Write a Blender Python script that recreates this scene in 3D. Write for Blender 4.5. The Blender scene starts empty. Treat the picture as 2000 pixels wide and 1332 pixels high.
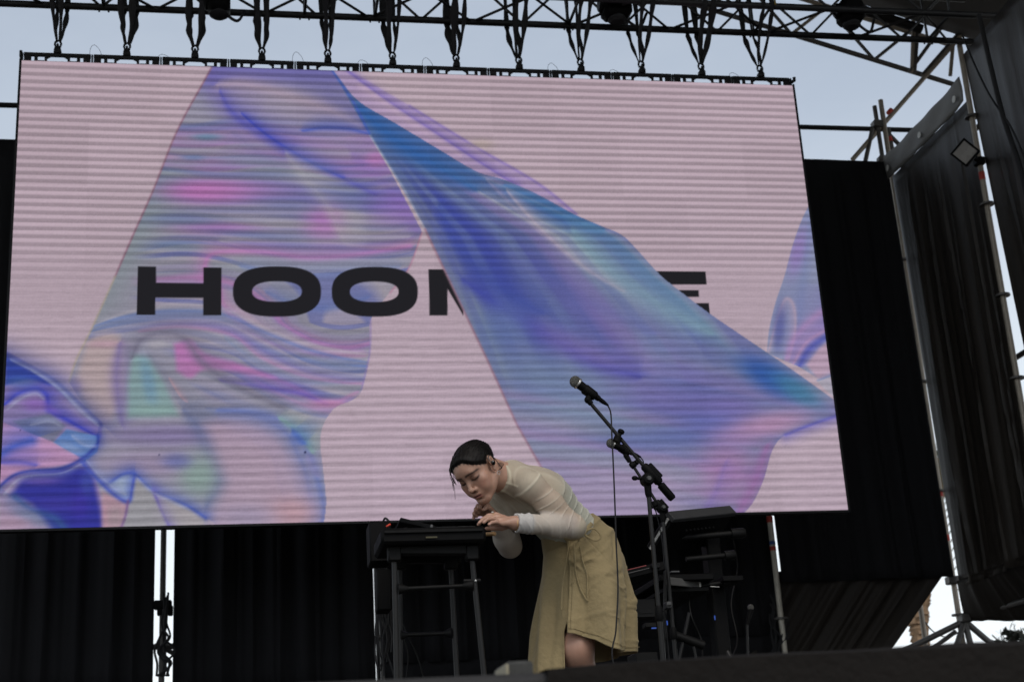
import bpy, math, random
import numpy as np
from mathutils import Vector, Matrix
random.seed(7); np.random.seed(7)
S = bpy.context.scene
COL = S.collection

# ---------------------------------------------------------------- camera
FPX = 2862.4986; YAW, PITCH, ROLL = 0.19331973, 0.31566794, -0.06134893
CAMZ = -0.2
def _axes():
    cy, sy, cp, sp = math.cos(YAW), math.sin(YAW), math.cos(PITCH), math.sin(PITCH)
    f = np.array([sy*cp, cy*cp, sp]); r = np.array([cy, -sy, 0.0]); u = np.cross(r, f)
    cr, sr = math.cos(ROLL), math.sin(ROLL)
    return f, cr*r+sr*u, -sr*r+cr*u
CF, CR, CU = _axes()
cam = bpy.data.cameras.new('camera'); camo = bpy.data.objects.new('camera', cam); COL.objects.link(camo)
M = Matrix.Identity(4)
for i in range(3):
    M[i][0] = CR[i]; M[i][1] = CU[i]; M[i][2] = -CF[i]
M[2][3] = CAMZ
camo.matrix_world = M
cam.sensor_width = 36.0; cam.lens = FPX*36/2000
cam.clip_start = 0.05; cam.clip_end = 5000
cam.dof.use_dof = True; cam.dof.focus_distance = 5.9; cam.dof.aperture_fstop = 5.6
S.camera = camo

# ---------------------------------------------------------------- world, sun, exposure
SUN_EL, SUN_AZ = math.radians(52), math.radians(176)    # high hazy sun in front of the stage, over the photographer's shoulder
w = bpy.data.worlds.new('World'); S.world = w; w.use_nodes = True
nt = w.node_tree; nt.nodes.clear()
out = nt.nodes.new('ShaderNodeOutputWorld'); bg = nt.nodes.new('ShaderNodeBackground')
sky = nt.nodes.new('ShaderNodeTexSky'); sky.sky_type = 'NISHITA'; sky.sun_disc = False
sky.sun_elevation = SUN_EL; sky.sun_rotation = SUN_AZ
sky.air_density = 1.0; sky.dust_density = 3.0; sky.ozone_density = 1.0
bg.inputs['Strength'].default_value = 0.132
tc = nt.nodes.new('ShaderNodeTexCoord'); nz = nt.nodes.new('ShaderNodeTexNoise')
mp = nt.nodes.new('ShaderNodeMapping'); mp.inputs['Scale'].default_value = (1, 1, 3)
nz.inputs['Scale'].default_value = 2.2; nz.inputs['Detail'].default_value = 6; nz.inputs['Roughness'].default_value = .6
nt.links.new(tc.outputs['Generated'], mp.inputs['Vector']); nt.links.new(mp.outputs[0], nz.inputs['Vector'])
ramp = nt.nodes.new('ShaderNodeValToRGB'); ramp.color_ramp.elements[0].position = .35; ramp.color_ramp.elements[1].position = .8
ramp.color_ramp.elements[0].color = (.44, .44, .44, 1); ramp.color_ramp.elements[1].color = (.62, .62, .62, 1)
nt.links.new(nz.outputs['Fac'], ramp.inputs[0])
mixc = nt.nodes.new('ShaderNodeMix'); mixc.data_type = 'RGBA'
nt.links.new(ramp.outputs[0], mixc.inputs['Factor']); nt.links.new(sky.outputs[0], mixc.inputs['A'])
mixc.inputs['B'].default_value = (6.0, 6.5, 7.0, 1)       # thin high cloud
sep = nt.nodes.new('ShaderNodeSeparateXYZ'); nt.links.new(tc.outputs['Generated'], sep.inputs[0])
hz = nt.nodes.new('ShaderNodeMapRange'); hz.interpolation_type = 'SMOOTHSTEP'     # whitish haze towards the horizon, all the way round
hz.inputs['From Min'].default_value = 0.02; hz.inputs['From Max'].default_value = .50; hz.inputs['To Min'].default_value = .95; hz.inputs['To Max'].default_value = 0.0
nt.links.new(sep.outputs[2], hz.inputs['Value'])
mixh = nt.nodes.new('ShaderNodeMix'); mixh.data_type = 'RGBA'; mixh.inputs['B'].default_value = (7.9, 8.4, 8.7, 1)
nt.links.new(hz.outputs[0], mixh.inputs['Factor']); nt.links.new(mixc.outputs['Result'], mixh.inputs['A'])
nt.links.new(mixh.outputs['Result'], bg.inputs['Color']); nt.links.new(bg.outputs[0], out.inputs['Surface'])
sl = bpy.data.lights.new('sun', 'SUN'); sl.energy = 1.0; sl.angle = math.radians(32); sl.color = (1, .95, .88)
so = bpy.data.objects.new('sun', sl); COL.objects.link(so)
sd = Vector((math.sin(SUN_AZ)*math.cos(SUN_EL), math.cos(SUN_AZ)*math.cos(SUN_EL), math.sin(SUN_EL)))
so.rotation_euler = sd.to_track_quat('Z', 'Y').to_euler(); so.location = (0, 0, 30)
S.view_settings.view_transform = 'Standard'; S.view_settings.look = 'None'
EXPO = 0.0
S.view_settings.exposure = EXPO; S.view_settings.gamma = 1; S.view_settings.use_curve_mapping = False

# ---------------------------------------------------------------- geometry helpers
def ray(px, py):
    return CF + (px-1000)/FPX*CR - (py-666)/FPX*CU
def P(px, py, y):
    d = ray(px, py); q = d*(y/d[1]); q[2] += CAMZ; return q
def PX(px, py, x):
    d = ray(px, py); q = d*(x/d[0]); q[2] += CAMZ; return q
def proj(V):
    V = np.asarray(V, float) - np.array([0, 0, CAMZ]); d = V@CF
    return 1000+FPX*(V@CR)/d, 666-FPX*(V@CU)/d
def origin(o):
    v = Vector((0, 0, 0))
    while o is not None: v = v + o.location; o = o.parent
    return np.array(v)
def tag(o, label=None, cat=None, group=None, kind=None):
    if label: o['label'] = label
    if cat: o['category'] = cat
    if group: o['group'] = group
    if kind: o['kind'] = kind
    return o
def empty(name, loc, label, cat, group=None):
    o = bpy.data.objects.new(name, None); COL.objects.link(o); o.location = Vector([float(c) for c in loc]); o.empty_display_size = .05
    return tag(o, label, cat, group)
def nrm(v):
    v = np.asarray(v, float); return v/max(1e-9, np.linalg.norm(v))
def frame(t):
    t = nrm(t); a = np.array([0, 0, 1.0]) if abs(t[2]) < .9 else np.array([1.0, 0, 0])
    b = nrm(np.cross(t, a)); return b, np.cross(b, t)
def spline(pts, n=8):
    p = [np.asarray(q, float) for q in pts]; p = [2*p[0]-p[1]]+p+[2*p[-1]-p[-2]]; o = []
    for i in range(1, len(p)-2):
        for k in range(n):
            t = k/n; a, b, c, d = p[i-1:i+3]
            o.append(.5*((2*b)+(-a+c)*t+(2*a-5*b+4*c-d)*t*t+(-a+3*b-3*c+d)*t**3))
    o.append(p[-2]); return o
class MB:
    def __init__(s): s.v = []; s.f = []
    def tube(s, pts, r, n=8, flat=None, cap=True):
        pts = [np.asarray(p, float) for p in pts]; R = r if hasattr(r, '__len__') else [r]*len(pts)
        base = len(s.v); m = len(pts); b = None
        for i, p in enumerate(pts):
            t = pts[min(i+1, m-1)]-pts[max(i-1, 0)]
            if b is None: b, c = frame(t)
            else:
                t = nrm(t); b = b-t*np.dot(b, t); b = nrm(b); c = np.cross(b, t)
            if i == 0 and flat is not None:
                t = nrm(t); b = nrm(np.asarray(flat[0])-t*np.dot(flat[0], t)); c = np.cross(b, t)
            for k in range(n):
                a = 2*math.pi*k/n
                s.v.append(p+R[i]*(math.cos(a)*b+math.sin(a)*c*(flat[1] if flat else 1)))
        for i in range(m-1):
            for k in range(n):
                k2 = (k+1) % n
                s.f.append((base+i*n+k, base+i*n+k2, base+(i+1)*n+k2, base+(i+1)*n+k))
        if cap:
            s.f.append(tuple(base+k for k in range(n))[::-1]); s.f.append(tuple(base+(m-1)*n+k for k in range(n)))
        return s
    def cyl(s, a, b, r, r2=None, n=10): return s.tube([a, b], [r, r if r2 is None else r2], n)
    def lathe(s, a, b, prof, n=16):                      # prof: list of (t along a->b, radius)
        a = np.asarray(a, float); b = np.asarray(b, float); u, vv = frame(b-a); base = len(s.v)
        for t, r in prof:
            for k in range(n):
                g = 2*math.pi*k/n; s.v.append(a+(b-a)*t+r*(math.cos(g)*u+math.sin(g)*vv))
        for i in range(len(prof)-1):
            for k in range(n):
                k2 = (k+1) % n; s.f.append((base+i*n+k, base+i*n+k2, base+(i+1)*n+k2, base+(i+1)*n+k))
        s.f.append(tuple(base+k for k in range(n))[::-1]); s.f.append(tuple(base+(len(prof)-1)*n+k for k in range(n)))
        return s
    def box(s, c, h, ax=None, bev=0.0):                  # centre, half sizes, axes
        c = np.asarray(c, float); A = np.eye(3) if ax is None else np.array([nrm(q) for q in ax])
        hx, hy, hz = h
        if bev <= 0:
            base = len(s.v)
            for sx in (-1, 1):
                for sy in (-1, 1):
                    for sz in (-1, 1): s.v.append(c+sx*hx*A[0]+sy*hy*A[1]+sz*hz*A[2])
            for q in ((0, 1, 3, 2), (4, 6, 7, 5), (0, 4, 5, 1), (2, 3, 7, 6), (0, 2, 6, 4), (1, 5, 7, 3)): s.f.append(tuple(base+i for i in q))
            return s
        bev = min(bev, hx*.9, hy*.9, hz*.9); base = len(s.v); idx = {}
        for sx in (-1, 1):
            for sy in (-1, 1):
                for sz in (-1, 1):
                    for k in range(3):
                        e = [hx-bev, hy-bev, hz-bev]; e[k] += bev
                        idx[(sx, sy, sz, k)] = len(s.v); s.v.append(c+sx*e[0]*A[0]+sy*e[1]*A[1]+sz*e[2]*A[2])
        q4 = ((-1, -1), (1, -1), (1, 1), (-1, 1))
        for k in range(3):
            for sg in (-1, 1):
                f = []
                for a, b in q4:
                    key = [0, 0, 0]; key[k] = sg; o2 = [j for j in range(3) if j != k]; key[o2[0]] = a; key[o2[1]] = b
                    f.append(idx[(key[0], key[1], key[2], k)])
                s.f.append(tuple(f))
        for k in range(3):                               # edge bevels along axis k
            o2 = [j for j in range(3) if j != k]
            for a in (-1, 1):
                for b in (-1, 1):
                    f = []
                    for z, kk in ((-1, o2[0]), (1, o2[0]), (1, o2[1]), (-1, o2[1])):
                        key = [0, 0, 0]; key[k] = z; key[o2[0]] = a; key[o2[1]] = b; f.append(idx[(key[0], key[1], key[2], kk)])
                    s.f.append(tuple(f))
        for sx in (-1, 1):
            for sy in (-1, 1):
                for sz in (-1, 1): s.f.append(tuple(idx[(sx, sy, sz, k)] for k in range(3)))
        return s
    def ball(s, c, r, n=12, ax=None):
        c = np.asarray(c, float); r = np.array(r if hasattr(r, '__len__') else [r]*3, float); A = np.eye(3) if ax is None else np.array([nrm(q) for q in ax])
        base = len(s.v); m = n//2+1
        for i in range(m):
            th = math.pi*i/(m-1)
            for k in range(n):
                ph = 2*math.pi*k/n
                l = r*np.array([math.sin(th)*math.cos(ph), math.sin(th)*math.sin(ph), math.cos(th)]); s.v.append(c+l@A)
        for i in range(m-1):
            for k in range(n):
                k2 = (k+1) % n; s.f.append((base+i*n+k, base+(i+1)*n+k, base+(i+1)*n+k2, base+i*n+k2))
        return s
    def grid(s, G):                                      # G[i][j] points
        base = len(s.v); ni = len(G); nj = len(G[0])
        for row in G: s.v.extend([np.asarray(p, float) for p in row])
        for i in range(ni-1):
            for j in range(nj-1): s.f.append((base+i*nj+j, base+(i+1)*nj+j, base+(i+1)*nj+j+1, base+i*nj+j+1))
        return s
    def prism(s, poly, d):                               # planar polygon (3-D points) extruded by d
        base = len(s.v); n = len(poly); d = np.asarray(d, float)
        for p in poly: s.v.append(np.asarray(p, float))
        for p in poly: s.v.append(np.asarray(p, float)+d)
        s.f.append(tuple(range(base, base+n))[::-1]); s.f.append(tuple(range(base+n, base+2*n)))
        for k in range(n): k2 = (k+1) % n; s.f.append((base+k, base+k2, base+n+k2, base+n+k))
        return s
    def build(s, name, m, parent=None, smooth=True, loc=None):
        me = bpy.data.meshes.new(name); o0 = origin(parent) if parent else (np.array(loc, float) if loc is not None else np.zeros(3))
        me.from_pydata([tuple(map(float, np.asarray(p)-o0)) for p in s.v], [], s.f); me.validate(); me.update()
        import bmesh
        bm = bmesh.new(); bm.from_mesh(me); bmesh.ops.recalc_face_normals(bm, faces=bm.faces); bm.to_mesh(me); bm.free()
        if smooth:
            me.shade_smooth()
            try: me.set_sharp_from_angle(angle=math.radians(42))
            except Exception: pass
        me.materials.append(m)
        o = bpy.data.objects.new(name, me); COL.objects.link(o)
        if parent: o.parent = parent
        elif loc is not None: o.location = [float(c) for c in loc]
        return o
def copy_part(o, parent, loc=None):
    c = o.copy(); COL.objects.link(c); c.parent = parent
    if loc is not None: c.location = loc
    return c

# ---------------------------------------------------------------- materials
def lin(c):
    c = [x/255 for x in c]; return tuple((x/12.92 if x <= .04045 else ((x+.055)/1.055)**2.4) for x in c)
def mat(name, col, rough=.6, metal=0, var=.25, scale=12, bump=0, bscale=60, spec=.5, stretch=None, sheen=0, coord='Object'):
    m = bpy.data.materials.new(name); m.use_nodes = True; n = m.node_tree; b = n.nodes['Principled BSDF']
    b.inputs['Roughness'].default_value = rough; b.inputs['Metallic'].default_value = metal; b.inputs['Specular IOR Level'].default_value = spec
    if sheen: b.inputs['Sheen Weight'].default_value = sheen; b.inputs['Sheen Roughness'].default_value = .4
    t = n.nodes.new('ShaderNodeTexCoord'); mpn = n.nodes.new('ShaderNodeMapping'); n.links.new(t.outputs[coord], mpn.inputs[0])
    if stretch: mpn.inputs['Scale'].default_value = stretch
    z = n.nodes.new('ShaderNodeTexNoise'); z.inputs['Scale'].default_value = scale; z.inputs['Detail'].default_value = 5; n.links.new(mpn.outputs[0], z.inputs['Vector'])
    mx = n.nodes.new('ShaderNodeMix'); mx.data_type = 'RGBA'; n.links.new(z.outputs['Fac'], mx.inputs['Factor'])
    mx.inputs['A'].default_value = tuple(min(1, c*(1-var)) for c in col)+(1,); mx.inputs['B'].default_value = tuple(min(1, c*(1+var)) for c in col)+(1,)
    n.links.new(mx.outputs['Result'], b.inputs['Base Color'])
    mr = n.nodes.new('ShaderNodeMapRange'); mr.inputs['To Min'].default_value = max(.02, rough-.12); mr.inputs['To Max'].default_value = min(1, rough+.12)
    n.links.new(z.outputs['Fac'], mr.inputs['Value']); n.links.new(mr.outputs[0], b.inputs['Roughness'])
    if bump:
        z2 = n.nodes.new('ShaderNodeTexNoise'); z2.inputs['Scale'].default_value = bscale; z2.inputs['Detail'].default_value = 4; n.links.new(mpn.outputs[0], z2.inputs['Vector'])
        bp = n.nodes.new('ShaderNodeBump'); bp.inputs['Strength'].default_value = bump; bp.inputs['Distance'].default_value = .01
        n.links.new(z2.outputs['Fac'], bp.inputs['Height']); n.links.new(bp.outputs[0], b.inputs['Normal'])
    return m
def emis(name, col, s):
    m = bpy.data.materials.new(name); m.use_nodes = True; b = m.node_tree.nodes['Principled BSDF']
    b.inputs['Base Color'].default_value = col+(1,); b.inputs['Emission Color'].default_value = col+(1,); b.inputs['Emission Strength'].default_value = s; return m
def attr_mat(name, rough=.55, sub=0, alpha=1.0, bump=0, bscale=300, spec=.4, var=.12, vscale=40):
    m = bpy.data.materials.new(name); m.use_nodes = True; n = m.node_tree; b = n.nodes['Principled BSDF']
    a = n.nodes.new('ShaderNodeAttribute'); a.attribute_name = 'tint'
    z = n.nodes.new('ShaderNodeTexNoise'); z.inputs['Scale'].default_value = vscale; z.inputs['Detail'].default_value = 5
    t = n.nodes.new('ShaderNodeTexCoord'); n.links.new(t.outputs['Object'], z.inputs['Vector'])
    mr = n.nodes.new('ShaderNodeMapRange'); mr.inputs['To Min'].default_value = 1-var; mr.inputs['To Max'].default_value = 1+var; n.links.new(z.outputs['Fac'], mr.inputs['Value'])
    mx = n.nodes.new('ShaderNodeMix'); mx.data_type = 'RGBA'; mx.blend_type = 'MULTIPLY'; mx.inputs['Factor'].default_value = 1
    n.links.new(a.outputs['Color'], mx.inputs['A']); n.links.new(mr.outputs[0], mx.inputs['B']); n.links.new(mx.outputs['Result'], b.inputs['Base Color'])
    b.inputs['Roughness'].default_value = rough; b.inputs['Specular IOR Level'].default_value = spec
    if sub:
        b.inputs['Subsurface Weight'].default_value = sub; b.inputs['Subsurface Radius'].default_value = (.012, .005, .003); b.inputs['Subsurface Scale'].default_value = 1.0
    if alpha < 1: b.inputs['Alpha'].default_value = alpha
    if bump:
        z2 = n.nodes.new('ShaderNodeTexNoise'); z2.inputs['Scale'].default_value = bscale; n.links.new(t.outputs['Object'], z2.inputs['Vector'])
        bp = n.nodes.new('ShaderNodeBump'); bp.inputs['Strength'].default_value = bump; bp.inputs['Distance'].default_value = .004
        n.links.new(z2.outputs['Fac'], bp.inputs['Height']); n.links.new(bp.outputs[0], b.inputs['Normal'])
    return m
def set_tint(o, cols):
    a = o.data.color_attributes.new('tint', 'FLOAT_COLOR', 'POINT'); c = np.ones((len(o.data.vertices), 4), np.float32); c[:, :3] = cols
    a.data.foreach_set('color', c.ravel())
M_black = mat('black_steel', (.008, .008, .009), .6, 0, .3, 20, .1, 60, .25)
M_truss = mat('black_truss_paint', (.010, .010, .011), .55, .0, .35, 9, .1)
M_strap = mat('black_strap', (.011, .011, .012), .85, 0, .4, 30, .5, 200)
M_strap_y = mat('yellow_tag', (.22, .15, .02), .8)
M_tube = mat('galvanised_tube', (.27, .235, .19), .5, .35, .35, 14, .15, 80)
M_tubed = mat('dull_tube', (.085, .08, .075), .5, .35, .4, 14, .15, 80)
M_red = mat('red_tape', (.42, .035, .02), .6)
M_blue = mat('blue_tape', (.03, .07, .25), .6)
M_cloth = mat('black_molton', (.0085, .0085, .010), .9, 0, .4, 5, .3, 250, .25, (3, 3, .4))
M_tarp = mat('black_tarpaulin', (.024, .0195, .0155), .44, 0, .85, 5, .25, 30, .34, (4, 4, .16))  # stretched colour noise paints the pale highlight streaks down the folds
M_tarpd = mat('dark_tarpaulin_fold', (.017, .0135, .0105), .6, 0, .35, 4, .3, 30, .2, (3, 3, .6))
M_band = mat('grey_webbing_band', (.15, .145, .135), .65, 0, .3, 9, .3, 60)
M_plastic = mat('black_plastic', (.0034, .0033, .0034), .6, 0, .25, 30, .15, 300, .10)
M_grey = mat('grey_plastic', (.05, .05, .05), .45, 0, .25, 30, .1)
M_dgrey = mat('dark_grey_metal', (.0065, .0064, .0062), .55, .1, .3, 20, .1, 60, .15)
M_pole = mat('stand_tube', (.013, .0128, .0125), .45, .2, .3, 20, .05, 60, .3)
M_chrome = mat('worn_chrome', (.45, .44, .42), .3, .9, .3, 40)
M_white = mat('off_white_plastic', (.5, .49, .45), .45, 0, .15, 20)
M_deck = mat('stage_deck', (.016, .015, .015), .75, 0, .4, 6, .4, 40)
M_ground = mat('asphalt', (.20, .18, .155), .9, 0, .3, 2, .5, 20)
M_roof = mat('roof_canvas', (.035, .034, .033), .8, 0, .25, 3, .2, 10)
M_wood = mat('pale_wood', (.42, .24, .10), .5, 0, .2, 20, .1, 60, .4, (8, 1, 1))
M_gold = mat('gold', (.65, .45, .18), .3, 1, .1)
M_cream = mat('pale_tube', (.46, .43, .36), .5, .1, .3, 14, .1, 80)
# ================================================================ ground, stage, roof
g = MB().box((0, 60, -2.05), (600, 600, .05)).build('ground', M_ground, smooth=False); tag(g, kind='structure')
st = MB().box((1.4, 7.55, -.12), (8.6, 5.45, .12), bev=.012).build('stage_floor', M_deck); tag(st, kind='structure')
sk = MB().grid([[np.array([x, 2.13+.02*math.sin(x*9)+.012*math.sin(x*23), z]) for z in (-.245, -.8, -1.4, -1.98)] for x in np.linspace(-7.1, 9.9, 220)]).build('stage_skirt', M_cloth); tag(sk, kind='structure')
# roof canvas: two slopes from a ridge
RX, RZ, RS = 1.40, 8.85, .31
rb = MB(); n_ = 24
for sgn in (-1, 1):
    rb.grid([[np.array([RX+sgn*d, y, RZ-RS*d-.05*math.sin(math.pi*((y-1.6)/1.74 % 1))]) for y in np.linspace(3.6, 12.05, 41)] for d in np.linspace(0.001, 7.0, n_)])
ro = rb.build('stage_roof', M_roof); tag(ro, 'dark canvas stage roof sloping down above the scaffold at the upper right', 'roof')
sm_ = ro.modifiers.new('thick', 'SOLIDIFY'); sm_.thickness = .012

# ================================================================ curtains
def curtain(parent, name, m, a, b, c, d, nf, amp, seed, nu=90, nv=24, out=(0, -1, 0), grow=.6, sag=0.0, skewn=0.0, creases=()):
    """a,b upper corners, c,d lower corners (below a, below b)"""
    a, b, c, d = [np.asarray(q, float) for q in (a, b, c, d)]; rs = np.random.RandomState(seed); out = nrm(out)
    ph = rs.rand(6)*6.28; fr = nf*(np.array([1, .53, 1.71, 2.9, .27, 4.3])+rs.rand(6)*.2); am = np.array([.5, .35, .22, .12, .35, .06])
    G = []
    for i in range(nu+1):
        s = i/nu; row = []
        for j in range(nv+1):
            t = j/nv; p = (a*(1-s)+b*s)*(1-t)+(c*(1-s)+d*s)*t
            s2 = s+.02*math.sin(t*3+ph[0])*grow+skewn*t
            h = sum(am[k]*math.sin(2*math.pi*fr[k]*s2+ph[k]+t*.9*math.sin(ph[k]*3)) for k in range(6))
            h = abs(h)**.8*(1 if h > 0 else -.6)
            ed = min(1, min(s, 1-s)*10)
            cz = .62*sum(a_*math.exp(-((s-s_-l_*t-.012*math.sin(t*7+s_*40))/w_)**2)*min(1, max(0, (t-t_)*6)) for s_, w_, a_, l_, t_ in creases)
            row.append(p+out*cz+out*amp*h*(1-grow+grow*min(1, .25+1.5*t))*(.35+.65*ed)*min(1, .06+t*9)+np.array([0, 0, -sag*math.sin(math.pi*s)*(1-t)]))
        G.append(row)
    o = MB().grid(G).build(name, m, parent)
    md = o.modifiers.new('thick', 'SOLIDIFY'); md.thickness = .004
    return o
YB = 12.0
ZT = 5.60
xl = lambda px, py=1100: P(px, py, YB)[0]
specs = [('black stage curtain hanging at the far left under the screen', -2.42, xl(303), .92, 1),
         ('wide black curtain panel between the two bright gaps under the screen', xl(341), xl(727), .90, 2),
         ('black curtain panel behind the bending person', xl(744), xl(1124), 1.05, 3),
         ('black curtain panel behind the synthesizer rack', xl(1120), xl(1510)-.004, 1.16, 4)]
for lab, x0, x1, zb, sd_ in specs:
    e = empty('stage_curtain', ((x0+x1)/2, YB, zb), lab, 'curtain', 'black curtains along the back of the stage')
    curtain(e, 'cloth', M_cloth, (x0, YB-.06, ZT), (x1, YB-.06, ZT), (x0, YB-.06, zb), (x1, YB-.06, zb), 7, .05, sd_)
    curtain(e, 'lower_flap', M_cloth, (x0, YB-.05, zb+.01), (x1, YB-.05, zb+.01), (x0+.05, YB+.35, .02), (x1-.03, YB+.35, .02), 6, .04, sd_+20, nv=10)
# the far right back panel with its diagonal lower flap
x0, x1 = xl(1510)+.004, 6.10
e = empty('stage_curtain', (5.3, YB, 1.6), 'tall black curtain panel right of the screen with a diagonally pulled lower flap', 'curtain', 'black curtains along the back of the stage')
curtain(e, 'cloth', M_cloth, (x0, YB-.06, ZT), (x1, YB-.06, ZT-.02), (x0+.03, YB-.06, 1.60), (6.135, YB-.06, 1.60), 5, .07, 9, nv=30, creases=((.28, .010, .03, .05, .1), (.52, .012, .03, -.03, .3), (.74, .010, .03, .04, .2)))
curtain(e, 'lower_flap', M_tarpd, (x0+.02, YB-.02, 1.70), (6.13, YB-.02, 1.70), (3.75, YB+.05, .55), (5.09, YB+.05, .55), 6, .03, 31, nu=110, nv=16, grow=.35)
# side wall panels (x = const)
XS = 6.08
e = empty('side_curtain', (XS, 11.1, 1.5), 'black tarpaulin side panel with a pale grey band, beside the back corner', 'curtain', 'black tarpaulins along the right side of the stage')
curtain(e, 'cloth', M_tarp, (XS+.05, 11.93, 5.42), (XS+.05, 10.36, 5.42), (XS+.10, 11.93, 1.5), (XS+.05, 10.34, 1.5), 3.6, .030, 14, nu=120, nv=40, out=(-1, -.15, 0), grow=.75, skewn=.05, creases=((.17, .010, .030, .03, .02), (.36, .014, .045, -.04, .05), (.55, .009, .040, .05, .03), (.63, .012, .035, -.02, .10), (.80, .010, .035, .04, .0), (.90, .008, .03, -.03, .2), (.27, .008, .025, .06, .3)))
curtain(e, 'lower_flap', M_tarpd, (XS+.07, 11.92, 1.56), (XS+.03, 10.3, 1.56), (6.2, 11.98, 1.22), (6.75, 10.5, 1.0), 6, .02, 33, out=(-1, 0, .3), nv=10)
gb = []
for s in np.linspace(0, 1, 40):
    y = 11.95-s*1.60; zt = 5.63-.01*math.sin(s*6.28*1.5)-.03*math.sin(math.pi*s)**2
    gb.append([np.array([XS-.01-.006*math.sin(s*21+k), y, zt-.235*k/5-.004*math.sin(s*17)*k/5]) for k in range(6)])
o = MB().grid(gb).build('hem_band', M_band, e); md = o.modifiers.new('t', 'SOLIDIFY'); md.thickness = .006
for yy in (10.46, 11.15, 11.85):
    MB().lathe((XS-.035, yy, 5.47), (XS-.03, yy, 5.47), [(0, .03), (1, .03)], 12).build('eyelet', M_white, e)  # solid white discs stand in for daylight showing through the holes
e = empty('side_curtain', (XS, 9.0, 1.5), 'black tarpaulin side panel at the right edge of the picture, grey towards its top', 'curtain', 'black tarpaulins along the right side of the stage')
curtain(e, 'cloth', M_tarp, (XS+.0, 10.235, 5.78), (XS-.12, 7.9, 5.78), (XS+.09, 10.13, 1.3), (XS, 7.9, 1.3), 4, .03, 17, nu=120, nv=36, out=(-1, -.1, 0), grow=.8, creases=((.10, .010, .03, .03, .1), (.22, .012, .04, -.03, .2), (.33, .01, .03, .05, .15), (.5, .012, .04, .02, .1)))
e = empty('side_curtain', (XS, 6.5, 1.5), 'black tarpaulin side panel nearest the camera beyond the right edge', 'curtain', 'black tarpaulins along the right side of the stage')
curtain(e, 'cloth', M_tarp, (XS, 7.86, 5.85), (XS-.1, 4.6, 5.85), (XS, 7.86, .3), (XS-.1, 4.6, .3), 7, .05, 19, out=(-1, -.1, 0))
# far left, partly seen left of the screen, same row
e = empty('stage_curtain', (-3.2, YB, .9), 'black curtain beyond the left edge of the screen', 'curtain', 'black curtains along the back of the stage')
curtain(e, 'cloth', M_cloth, (-4.1, YB-.06, ZT), (-2.46, YB-.06, ZT), (-4.1, YB-.06, .9), (-2.46, YB-.06, .9), 7, .05, 41)

# ================================================================ scaffold behind the curtains
sc = empty('scaffold_frame', (1.5, YB+.1, -2), 'steel tube scaffold frame standing behind the black curtains', 'scaffold')
def couple(p, m, par, s=.038): MB().box(p, (s, s, s*.7), bev=.01).build('coupler', m, par)
std_x = [-2.36, -.605, 1.135, 2.84, 4.555, 6.17]
stds = []
for i, x in enumerate(std_x):
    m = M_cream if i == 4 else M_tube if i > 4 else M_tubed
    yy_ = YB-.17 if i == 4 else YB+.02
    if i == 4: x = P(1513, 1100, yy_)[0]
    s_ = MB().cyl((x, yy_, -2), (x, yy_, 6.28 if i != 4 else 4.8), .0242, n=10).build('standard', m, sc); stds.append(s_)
    for z in (.38, 1.28, 2.38, 3.4, 4.6): MB().lathe((x, yy_, z-.008), (x, yy_, z+.008), [(0, .06), (1, .06)], 12).build('rosette', M_tubed, s_)
    if i == 4:
        for y_, h_, mm in ((1014, .055, M_red), (1060, .03, M_blue), (1071, .035, M_red)): z = P(1513, y_, yy_)[2]; MB().cyl((x, yy_, z-h_/2), (x, yy_, z+h_/2), .026, n=10).build('tape', mm, s_)
    if i == 5:
        for z in (1.93, 2.33): MB().cyl((x, yy_, z), (x, yy_, z+.055), .026, n=10).build('tape', M_red, s_)
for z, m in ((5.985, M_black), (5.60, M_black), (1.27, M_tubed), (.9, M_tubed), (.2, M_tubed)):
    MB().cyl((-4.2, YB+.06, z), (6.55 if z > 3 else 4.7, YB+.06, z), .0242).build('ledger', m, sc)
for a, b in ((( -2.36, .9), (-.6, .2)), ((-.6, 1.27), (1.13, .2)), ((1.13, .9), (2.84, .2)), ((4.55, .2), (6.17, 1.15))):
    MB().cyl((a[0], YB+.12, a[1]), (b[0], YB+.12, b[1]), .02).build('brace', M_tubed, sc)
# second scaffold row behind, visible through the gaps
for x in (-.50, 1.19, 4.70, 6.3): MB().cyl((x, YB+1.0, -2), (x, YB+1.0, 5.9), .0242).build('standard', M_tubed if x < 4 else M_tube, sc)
# side row of standards
for y, x in ((10.26, XS-.01), (8.0, XS+.12)):
    s_ = MB().cyl((x, y, -2), (x, y, 5.9), .0242).build('standard', M_tube, sc)
    for z in (1.5, 2.2, 2.9, 3.6, 4.4, 5.2): MB().lathe((x, y, z-.008), (x, y, z+.008), [(0, .06), (1, .06)], 12).build('rosette', M_tubed, s_)
    MB().cyl((x, y, 4.62), (x, y, 4.69), .026).build('tape', M_red, s_)
MB().cyl((XS+.16, 10.1, -2), (XS+.16, 10.1, 5.9), .0242).build('standard', M_tubed, sc)
for z in (1.27, 3.2, 5.3): MB().cyl((XS+.25, 12.1, z), (XS+.25, 4.6, z), .0242).build('ledger', M_tubed, sc)
# braces fanning out from the corner foot
cor = P(1884, 1212, YB-.02)
for q in ((1738, 1284), (1856, 1300), (1906, 1300), (1970, 1286)):
    e2 = P(q[0], q[1], YB+(.25 if q[0] < 1800 else -.1)); d = e2-cor
    MB().cyl(cor, cor+d*1.35, .027).build('brace', M_tubed, sc)
couple(cor+np.array([0, -.02, .02]), M_tubed, sc, .05); couple(P(1860, 1133, YB), M_tubed, sc, .05)
MB().cyl(P(1690, 1288, YB+.4), P(2060, 1269, YB+.4), .03).build('ledger', M_grey, sc)
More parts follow.
